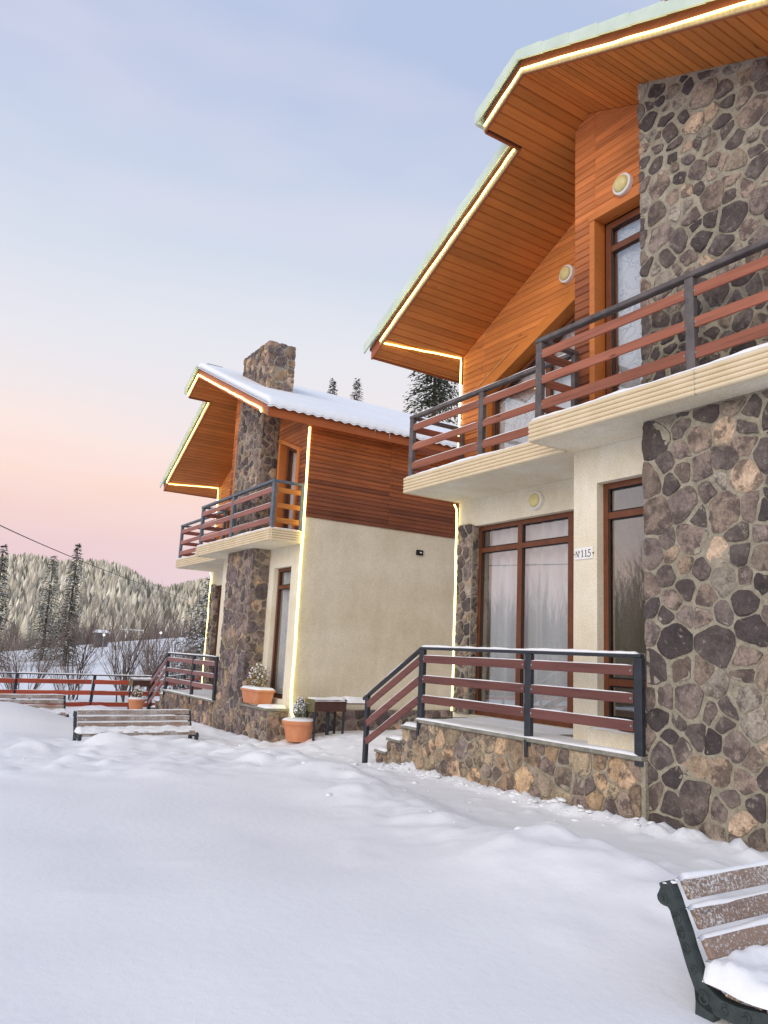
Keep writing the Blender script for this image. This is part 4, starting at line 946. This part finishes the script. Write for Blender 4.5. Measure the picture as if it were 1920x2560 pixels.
# ------------------------------------------------------------------ pots, planter, barbecues
def leaf_cloud(mb,c,rx,rz,n_,size,seed,shape=1.0):
    r_=random.Random(seed)
    for i in range(n_):
        while True:
            p=Vector((r_.uniform(-1,1),r_.uniform(-1,1),r_.uniform(-1,1)))
            if p.length<=1: break
        f=(1-.55*shape*(p.z+1)/2); q=Vector((c[0]+p.x*rx*f,c[1]+p.y*rx*f,c[2]+p.z*rz))
        a=Vector((r_.uniform(-1,1),r_.uniform(-1,1),r_.uniform(-.6,1))).normalized()*size*r_.uniform(.6,1.3); b_=a.cross(Vector((r_.uniform(-1,1),r_.uniform(-1,1),r_.uniform(-1,1)))).normalized()*size*.4
        mb.add([q,q+a*.5+b_,q+a,q+a*.5-b_],[(0,1,2,3)])
def shrub_in_pot(loc,rx,h,label,mt,seed,snowy=.5):
    T=empty('potted_shrub',loc); tag(T,label,'shrub','small shrubs in the pots')
    r_=random.Random(seed); st=MB()
    for i in range(12):
        a=r_.uniform(0,6.28); e=Vector((math.cos(a)*rx*r_.uniform(.3,1),math.sin(a)*rx*r_.uniform(.3,1),h*r_.uniform(.5,1.1))); st.tube([(0,0,-.05),e*.5+Vector((0,0,.03)),e],[.007,.005,.002],4)
    st.build('stem',TWIG,T); f=MB(); leaf_cloud(f,(0,0,h*.5),rx,h*.5,420,.045,seed,.9); f.build('foliage',mt,T)['kind']='stuff'
    s=MB(); leaf_cloud(s,(0,0,h*.6),rx*.9,h*.45,int(240*snowy),.05,seed+1,.9); s.build('snow_cover',SNOW,T)['kind']='stuff'; return T
# round pot
def round_pot(loc,r_,h,label,seed):
    T=empty('plant_pot',loc); tag(T,label,'pot','terracotta pots')
    m=MB(); n=30; prof=[(r_*.70,0),(r_*.88,h*.72),(r_*.88,h*.74),(r_*.92,h*.75),(r_*.93,h*.82),(r_*1.0,h*.83),(r_*1.02,h),(r_*.95,h),(r_*.90,h*.86)]
    for (q,z) in prof:
        for k in range(n): a=2*math.pi*k/n; m.v.append((q*math.cos(a),q*math.sin(a),z))
    for j in range(len(prof)-1):
        for k in range(n): m.f.append((j*n+k,j*n+(k+1)%n,(j+1)*n+(k+1)%n,(j+1)*n+k))
    m.f.append(tuple(range(n))[::-1]); m.f.append(tuple((len(prof)-1)*n+k for k in range(n))); m.build('pot_body',TERRA,T)
    s=MB(); rings=8
    for j in range(rings+1):
        q=r_*1.02*j/rings
        for k in range(n): a=2*math.pi*k/n; s.v.append((q*math.cos(a),q*math.sin(a),h-.01+.055*math.sqrt(max(0,1-(j/rings)**3))*(1+.3*vnoise(q*9*math.cos(a)+seed,q*9*math.sin(a)))))
    for j in range(rings):
        for k in range(n): s.f.append((j*n+k,j*n+(k+1)%n,(j+1)*n+(k+1)%n,(j+1)*n+k))
    s.build('snow_cover',SNOW,T,smooth=True); return T
zP=gz(6.58,12.9)
round_pot((6.575,12.88,CAMZ-1.62),.305,.36,'round terracotta pot standing in the snow at the house corner',3)
shrub_in_pot((6.575,12.88,CAMZ-1.24),.14,.36,'frosted conical shrub in the round pot',NEEDLE2,5,1.3)
round_pot((5.42,19.2,CAMZ-1.66),.21,.30,'small terracotta pot near the red fence',6)
shrub_in_pot((5.42,19.2,CAMZ-1.35),.15,.26,'dry snowy plant in the small pot near the fence',DRYLEAF,8,.8)
# rectangular planter on the plinth
def to2(x,y,z):
    c,s=math.cos(-.0067),math.sin(-.0067); return Vector((6.5745+c*x-s*y,13.2122+s*x+c*y,CAMZ-1.1566+z))
T=empty('planter_box',to2(-.27,.98,.062)); tag(T,'rectangular terracotta planter on the stone ledge by the window','planter')
m=MB(); 
def frus(m,a0,b0,a1,b1,z0,z1): m.hexa([(-b0,-a0,z0),(b0,-a0,z0),(b0,a0,z0),(-b0,a0,z0),(-b1,-a1,z1),(b1,-a1,z1),(b1,a1,z1),(-b1,a1,z1)])
frus(m,.35,.135,.395,.165,.02,.25); m.build('planter_body',TERRA,T); m=MB(); m.cbox(-.19,.19,-.425,.425,.245,.30,.015); m.build('rim',TERRA,T)
m=MB()
for a in (-.25,.25): m.cbox(-.10,.10,a-.05,a+.05,0,.021,.004)
m.build('foot',TERRA,T); s=MB(); snow_pad(s,-.185,.185,-.42,.42,.299,.055,4.4,.04,.06,.01); s.build('snow_cover',SNOW,T,smooth=True)
shrub_in_pot(to2(-.27,1.0,.36),.27,.46,'leafy shrub with bronze leaves and snow in the rectangular planter',DRYLEAF,12,.9)
# barbecue
def barbecue(loc,L,D_,zt,hb,label,shelf,grp,rz=0):
    T=empty('charcoal_grill',loc,rz); tag(T,label,'grill',grp)
    m=MB(); m.cbox(0,L,0,.012,zt-hb,zt,.003); m.cbox(0,L,D_-.012,D_,zt-hb,zt,.003); m.cbox(.0,L,.012,D_-.012,zt-hb,zt-hb+.012,.003); m.build('tray',RUST,T)
    m=MB(); m.cbox(-.012,.0,-.004,D_+.004,zt-hb-.01,zt+.008,.003); e=m.build('end_plate',OLIVEM,T); MB().tube([(-.045,D_*.3,zt-hb*.35),(-.045,D_*.7,zt-hb*.35)],.010,8).build('handle',METALG,e); 
    m=MB(); m.cbox(L,L+.012,-.004,D_+.004,zt-hb-.01,zt+.008,.003); m.build('end_plate',RUST,T)
    for x in (.02,L-.03):
        for y in (.02,D_-.03): MB().cbox(x-.018,x+.018,y-.018,y+.018,-.2,zt-hb,.003).build('leg',CHAR,T)
    s=MB(); snow_pad(s,-.01,L+.012,-.005,D_+.005,zt-.02,.05,2.2,.04,.05,.01,mound=lambda u,v:.03*u*u)
    if shelf:
        m=MB(); m.cbox(L+.014,L+shelf,.0,D_,zt-.075,zt-.05,.004); m.build('side_shelf',RUST,T); snow_pad(s,L+.015,L+shelf+.01,-.01,D_+.01,zt-.05,.11,5.2,.04,.08,.02)
        MB().tube([(L*.62,D_*.6,-.2),(L*.62,D_*.6,zt-hb)],.035,10).build('pedestal',CHAR,T)
    s.build('snow_cover',SNOW,T,smooth=True); return T
barbecue((6.70,12.55,CAMZ-1.48),.64,.36,.60,.205,'brown metal charcoal grill with a snowy side shelf against the beige wall',.52,'metal charcoal grills')
barbecue((5.72,20.75,CAMZ-1.75),.55,.32,.78,.19,'dark charcoal grill beside the stairs of the farther house',0,'metal charcoal grills')

# ------------------------------------------------------------------ bare shrubs and trees
def bare_tree(h,spread,stems,seed,lv=4,r0=.03,thick=None):
    r_=random.Random(seed); thickm=MB(); thin=MB()
    def grow(p,d,L,rad,level):
        n=3; pts=[p]; q=Vector(p); dd=Vector(d)
        for i in range(n):
            dd=(dd+Vector((r_.uniform(-.2,.2),r_.uniform(-.2,.2),r_.uniform(-.05,.16)))).normalized(); q=q+dd*L/n; pts.append(q.copy())
        tgt=thickm if level<2 else thin
        tgt.tube(pts,[rad*(1-.42*i/n) for i in range(n+1)],5 if level<2 else 3,cap=False)
        if level<lv:
            k=r_.randint(3,4) if level<2 else r_.randint(2,4)
            for i in range(k):
                t_=r_.uniform(.3,1); a=pts[min(n,int(t_*n))]; nd_=(dd+Vector((r_.uniform(-1,1),r_.uniform(-1,1),r_.uniform(-.1,.7)))*.75).normalized(); grow(a,nd_,L*r_.uniform(.5,.75),rad*.52,level+1)
            grow(pts[-1],dd,L*.68,rad*.55,level+1)
    for s_i in range(stems):
        a=r_.uniform(0,6.28); e=r_.uniform(.1,.5)*spread; grow(Vector((math.cos(a)*.12*(stems>1),math.sin(a)*.12*(stems>1),-.2)),Vector((math.cos(a)*e,math.sin(a)*e,1)).normalized(),h*.42*r_.uniform(.8,1.1),r0,0)
    return thickm,thin
def bare_thing(nm,lst,loc,label,cat,group,rz=0,sc=1.0):
    T=empty(nm,loc,rz); T.scale=(sc,sc,sc); tag(T,label,cat,group)
    for (n_,me) in lst:
        o=bpy.data.objects.new(n_,me); COL.objects.link(o); o.parent=T
    return T
protos=[]
for i,(h,spd,stm,r0) in enumerate(((3.4,.8,5,.020),(4.0,.7,4,.027),(3.0,1.0,6,.015))):
    a,b_=bare_tree(h,spd,stm,40+i,3,r0); oa=a.build('stem',BARK); ob=b_.build('twigs',TWIG); protos.append([('stem',oa.data),('twigs',ob.data)]); bpy.data.objects.remove(oa); bpy.data.objects.remove(ob)
shr=[(5.7,27.6,1,1.05,'spindly leafless tree behind the fence left of the forked one'),(7.9,29.5,0,1.1,'leafless shrub with many upright stems in the middle of the field edge'),(11.3,34.0,1,1.1,'thin leafless tree in front of the goal frame'),(3.2,28.5,1,1.0,'thin leafless tree at the far left behind the fence'),(9.6,25.9,2,.9,'spreading twiggy shrub just behind the stair rail'),(12.6,28.9,2,1.0,'twiggy shrub beside the wall of the farther house'),(3.9,26.2,0,1.0,'leafless shrub rising behind the fence at the left edge'),(6.6,25.2,1,1.0,'tall forked leafless tree behind the fence between the two fence posts'),(8.9,27.3,0,.95,'leafless multi-stemmed shrub behind the fence near the stair rail'),(7.6,26.2,2,.9,'low twiggy shrub behind the middle of the fence'),
     (10.2,28.4,2,1.05,'leafless shrub left of the stair rail'),(5.0,24.8,2,.8,'small twiggy shrub close behind the left fence post'),(9.7,32.5,1,1.15,'slender leafless tree on the edge of the white field'),(12.0,31.0,0,.9,'twiggy shrub in front of the chain-link fence'),(4.8,31.5,2,1.2,'pale twiggy shrub farther back at the left edge')]
for (x,y,k,sc,lb) in shr: bare_thing('bare_shrub',protos[k],(x,y,gz(x,y)-.1),lb,'shrub','leafless shrubs behind the fence',x*3.3+y,sc)
# trees on the far side of the yard, seen mirrored in the windows
pt_=[]
for i in range(2):
    a,b_=bare_tree(6.6,.5,3,70+i,4,.085); oa=a.build('stem',BARK); ob=b_.build('twigs',TWIG); pt_.append([('stem',oa.data),('twigs',ob.data)]); bpy.data.objects.remove(oa); bpy.data.objects.remove(ob)
for i in range(34):
    x=-22-rnd.uniform(0,9); y=12+i*1.7+rnd.uniform(-1,1)
    bare_thing('bare_tree',pt_[i%2],(x,y,gz(x,y)-.2),'leafless tree of the row across the yard, mirrored in the windows','tree','leafless trees mirrored in the windows',rnd.uniform(0,6),rnd.uniform(1.1,1.6))

# undergrowth between them: one mass of twigs
ug=MB(); ru_=random.Random(31)
for i in range(900):
    x=ru_.uniform(-31,-19); y=ru_.uniform(8,78); h_=ru_.uniform(3.2,8.0); z=gz(x,y)
    for q in range(9):
        a=ru_.uniform(0,6.28); e=Vector((math.cos(a)*h_*.22,math.sin(a)*h_*.22,h_*ru_.uniform(.5,1))); p=Vector((x+ru_.uniform(-.7,.7),y+ru_.uniform(-.7,.7),z)); ug.tube([p,p+e*.5+Vector((0,0,.2)),p+e],[.05,.035,.010],3,cap=False)
tag(ug.build('yard_thicket',BARK),'leafless thicket across the yard, mirrored in the windows','thicket',kind='stuff')

# ------------------------------------------------------------------ conifers
def spruce_mesh(h,r,seed,dens=1.0,snow=.4,droop=.35,size=.16,top=.0):
    r_=random.Random(seed); cr=MB(); sn=MB(); tr_=MB(); tr_.tube([(0,0,-.3),(0,0,h*.5),(0,0,h*.98)],[h*.014+.03,h*.009+.015,.006],7)
    z=h*.06; lev=0
    while z<h*.985:
        f=1-z/h; R_=r*(f**.8)*r_.uniform(.8,1.12)+.03; nb=max(3,int((4+6*f)*dens)); lev+=1
        for k in range(nb):
            a=2*math.pi*(k+r_.random())/nb; L=R_*r_.uniform(.65,1.1); ca,sa=math.cos(a),math.sin(a); st=max(2,int(L/size*1.1))
            zz=z+r_.uniform(-.04,.04)*h*.3
            for i in range(1,st+1):
                t_=i/st; p=Vector((ca*L*t_,sa*L*t_,zz-droop*L*t_*t_+.10*L*t_))
                for q in range(2):
                    sz=size*r_.uniform(.6,1.25)*(1.15-.4*t_); out=Vector((ca,sa,-droop*.8*t_)); side=Vector((-sa,ca,r_.uniform(-.5,.2)))*(1 if r_.random()<.5 else -1)
                    d=(out*.8+side*r_.uniform(.2,1)+Vector((0,0,r_.uniform(-.35,.1)))).normalized()*sz; w=d.cross(Vector((r_.uniform(-.5,.5),r_.uniform(-.5,.5),1))).normalized()*sz*.22
                    cr.add([p-w*.6,p+d*.6-w,p+d*1.3,p+d*.6+w,p+w*.6],[(0,1,2,3,4)])
                    if r_.random()<snow*.45:
                        up_=Vector((0,0,sz*.10)); sn.add([p+up_-w*.7,p+d*.6-w*.8+up_,p+d*1.05+up_,p+d*.6+w*.8+up_,p+w*.7+up_],[(0,1,2,3,4)])
        z+=size*(.50+.35*f)*(1 if (z>.7*h or h<12) else 3.2)
    return tr_,cr,sn
def spruce(loc,h,r,label,seed,nm='spruce_tree',mt=None,**k):
    T=empty(nm,loc); tag(T,label,'tree','conifers'); a,b_,c=spruce_mesh(h,r,seed,**k); a.build('trunk',BARK,T); b_.build('crown',mt or NEEDLE,T)['kind']='stuff'
    if c.v: c.build('snow_cover',SNOW,T)['kind']='stuff'
    return T
spruce((6.6,60,gz(6.6,60)-.3),9.0,1.6,'spruce at the left edge of the picture',1,dens=1.5,snow=.5,size=.22)
spruce((11.6,70,gz(11.6,70)-.3),9.2,1.9,'broad spruce in the middle of the three far ones',2,dens=1.4,snow=.6,size=.24,mt=NEEDLE2)
spruce((11.5,60,gz(11.5,60)-.3),9.3,1.5,'slim dark spruce right of the broad one, tip above the hill',3,dens=1.5,snow=.6,size=.21)
spruce((14.6,38,gz(14.6,38)-.5),7.4,4.0,'snow-laden fir beside the far left corner of the farther house',4,dens=2.0,snow=.9,size=.20,droop=.5)
spruce((22.3,42,-.8),19.6,2.6,'left of the spruce tips showing over the farther roof',5,dens=1.9,snow=.15,size=.13,droop=.1)
spruce((24.1,42,-.8),20.1,2.8,'middle spruce tip showing over the farther roof',6,dens=1.9,snow=.15,size=.13,droop=.1)
spruce((29.5,47,-.8),20.4,2.5,'smallest spruce tip over the farther roof, near the tall dark conifer',7,dens=1.7,snow=.1,size=.13,droop=.1)
spruce((22.4,31.0,-.8),21.0,5.0,'large dark conifer between the two houses',8,dens=2.2,snow=.3,size=.20,droop=.6)

# ------------------------------------------------------------------ forest on the far hill: one uncountable mass
import numpy as np
rf_=random.Random(99); V=[];Fc=[];Cc_=[]
def cone(x,y,z,h,r,col):
    b=len(V); n=5; a0=rf_.random()*6
    for (zz,rr) in ((.10,1.0),(.48,.62),(.42,.80)):
        for k in range(n): a=a0+2*math.pi*k/n; V.append((x+r*rr*math.cos(a),y+r*rr*math.sin(a),z+h*zz))
    V.append((x,y,z+h)); t_=b+3*n
    for k in range(n):
        k2=(k+1)%n; Fc.append((b+k,b+k2,b+n+k2)); Fc.append((b+k,b+n+k2,b+n+k)); Fc.append((b+2*n+k,b+2*n+k2,t_))
    Cc_.extend([col]*(3*n+1))
CREAMF=[(238,229,206),(226,215,190),(208,198,178),(188,180,164),(244,236,214),(196,186,168),(216,205,182),(170,163,150)]  # frost tones, lightened further so the colour stands in for haze
for i in range(15000):
    y=118+(354-118)*rf_.random()**.75; x=y*rf_.uniform(-.05,.52); z=hz(x,y); hgt=(1.5+3.6*rf_.random()**1.4)*(.75+.5*y/352)
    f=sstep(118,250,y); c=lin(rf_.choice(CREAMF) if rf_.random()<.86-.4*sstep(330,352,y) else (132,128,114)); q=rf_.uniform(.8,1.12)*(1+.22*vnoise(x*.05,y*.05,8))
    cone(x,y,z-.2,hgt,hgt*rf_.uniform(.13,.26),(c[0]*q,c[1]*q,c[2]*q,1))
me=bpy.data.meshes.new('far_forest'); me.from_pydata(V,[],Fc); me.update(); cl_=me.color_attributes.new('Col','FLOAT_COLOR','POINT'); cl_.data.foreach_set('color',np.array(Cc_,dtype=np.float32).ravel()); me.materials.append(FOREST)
ff=bpy.data.objects.new('far_forest',me); COL.objects.link(ff); tag(ff,'frosted spruce forest covering the far hill, haze in its colours','forest',kind='stuff')
# grey hedge line where the field ends
hd=MB()
for i in range(130):
    x=rf_.uniform(2,46); y=94+rf_.uniform(0,16)+.05*x; h_=rf_.uniform(1.6,3.6); z=gz(x,y)
    for q in range(16):
        a=rf_.uniform(0,6.28); e=Vector((math.cos(a)*h_*.35,math.sin(a)*h_*.35,h_*rf_.uniform(.5,1))); p=Vector((x+rf_.uniform(-.8,.8),y,z)); hd.tube([p,p+e*.5+Vector((0,0,.2)),p+e],[.05,.035,.012],3,cap=False)
tag(hd.build('far_thicket',TWIG),'grey leafless thicket along the end of the white field','thicket',kind='stuff')

# ------------------------------------------------------------------ small far things
def at(u,v,Y):
    d=rt2*((u-960)/F_PX)+up2*((1280-v)/F_PX)+fw; d*=Y/d.y; return Vector((d.x,d.y,d.z+CAMZ))
for (u,v,Y,lb) in ((260,1587,70,'lit round lamp globe left of the goal frame across the field'),(402,1582,70,'lit round lamp globe right of the goal frame across the field')):
    p=at(u,v,Y); T=empty('globe_lamp',(p.x,p.y,gz(p.x,p.y))); tag(T,lb,'lamp','globe lamps across the field'); hh=p.z-gz(p.x,p.y)
    MB().tube([(0,0,-.2),(0,0,hh-.15)],.05,6).build('pole',METALG,T); m=MB(); n=8
    m.tube([(0,0,hh-.13+.26*i/8) for i in range(9)],[max(.01,.13*math.sin(math.pi*i/8)) for i in range(9)],10); m.build('globe',GLOBE,T,smooth=True)
p=at(255,1600,80); T=empty('shed',(p.x,p.y,gz(p.x,p.y))); tag(T,'small grey shed with a snowy roof across the field','shed'); q=at(255,1582,80).z-gz(p.x,p.y)
m=MB(); m.box(-.6,.6,0,1.0,-.5,q); m.build('wall',GREYP,T); m=MB(); m.hexa([(-.75,-.15,q),(.75,-.15,q),(.75,1.15,q),(-.75,1.15,q),(-.45,.25,q+.3),(.45,.25,q+.3),(.45,.8,q+.3),(-.45,.8,q+.3)]); m.build('roof',SNOW,T)
MB().box(-.2,.2,-.03,.001,-.5,q-.15).build('door',BARK,T)
a=at(300,1573,76); b_=at(360,1575,76); T=empty('goal_frame',(a.x,a.y,gz(a.x,a.y))); tag(T,'pale goal frame standing at the end of the white field','goal frame'); dz=a.z-gz(a.x,a.y)
dx=b_-a
MB().tube([(0,0,dz),(dx.x,dx.y,dz)],.06,6).build('crossbar',WHITEP,T)
for q in (Vector((0,0,0)),Vector((dx.x,dx.y,0))): MB().tube([(q.x,q.y,-.4),(q.x,q.y,dz)],.06,6).build('post',METALG,T)
# chain link fence by the fir
T=empty('chain_link_fence',(12.6,46,gz(12.6,46))); tag(T,'grey chain-link fence behind the snow-laden fir','fence')
m=MB()
for i in range(26):
    for s in (-1,1): m.tube([(i*.3,0,.05 if s>0 else 1.75),(i*.3+.9,0,1.75 if s>0 else .05)],.008,3,cap=False)
m.build('mesh',METALG,T)
for i in range(5): MB().tube([(i*2.1,0,-.4),(i*2.1,0,1.8)],.03,6).build('post',METALG,T)
MB().tube([(0,0,1.78),(8.4,0,1.78)],.02,5).build('top_bar',METALG,T)
# overhead cable
A_=at(-260,1165,14); B_=at(200,1401,30); C_=at(470,1500,58); pts=[]
for i in range(41):
    t_=i/40; p=A_*(1-t_)**2+(B_*2-A_*.5-C_*.5)*2*t_*(1-t_)+C_*t_*t_; pts.append(p)
cb=MB(); cb.tube(pts,.014,5); tag(cb.build('overhead_cable',BLACKP),'thin dark overhead cable sloping down across the pink sky','cable')

# ------------------------------------------------------------------ render settings
S.render.engine='CYCLES'; S.cycles.max_bounces=8; S.cycles.transparent_max_bounces=12; S.cycles.use_denoising=True
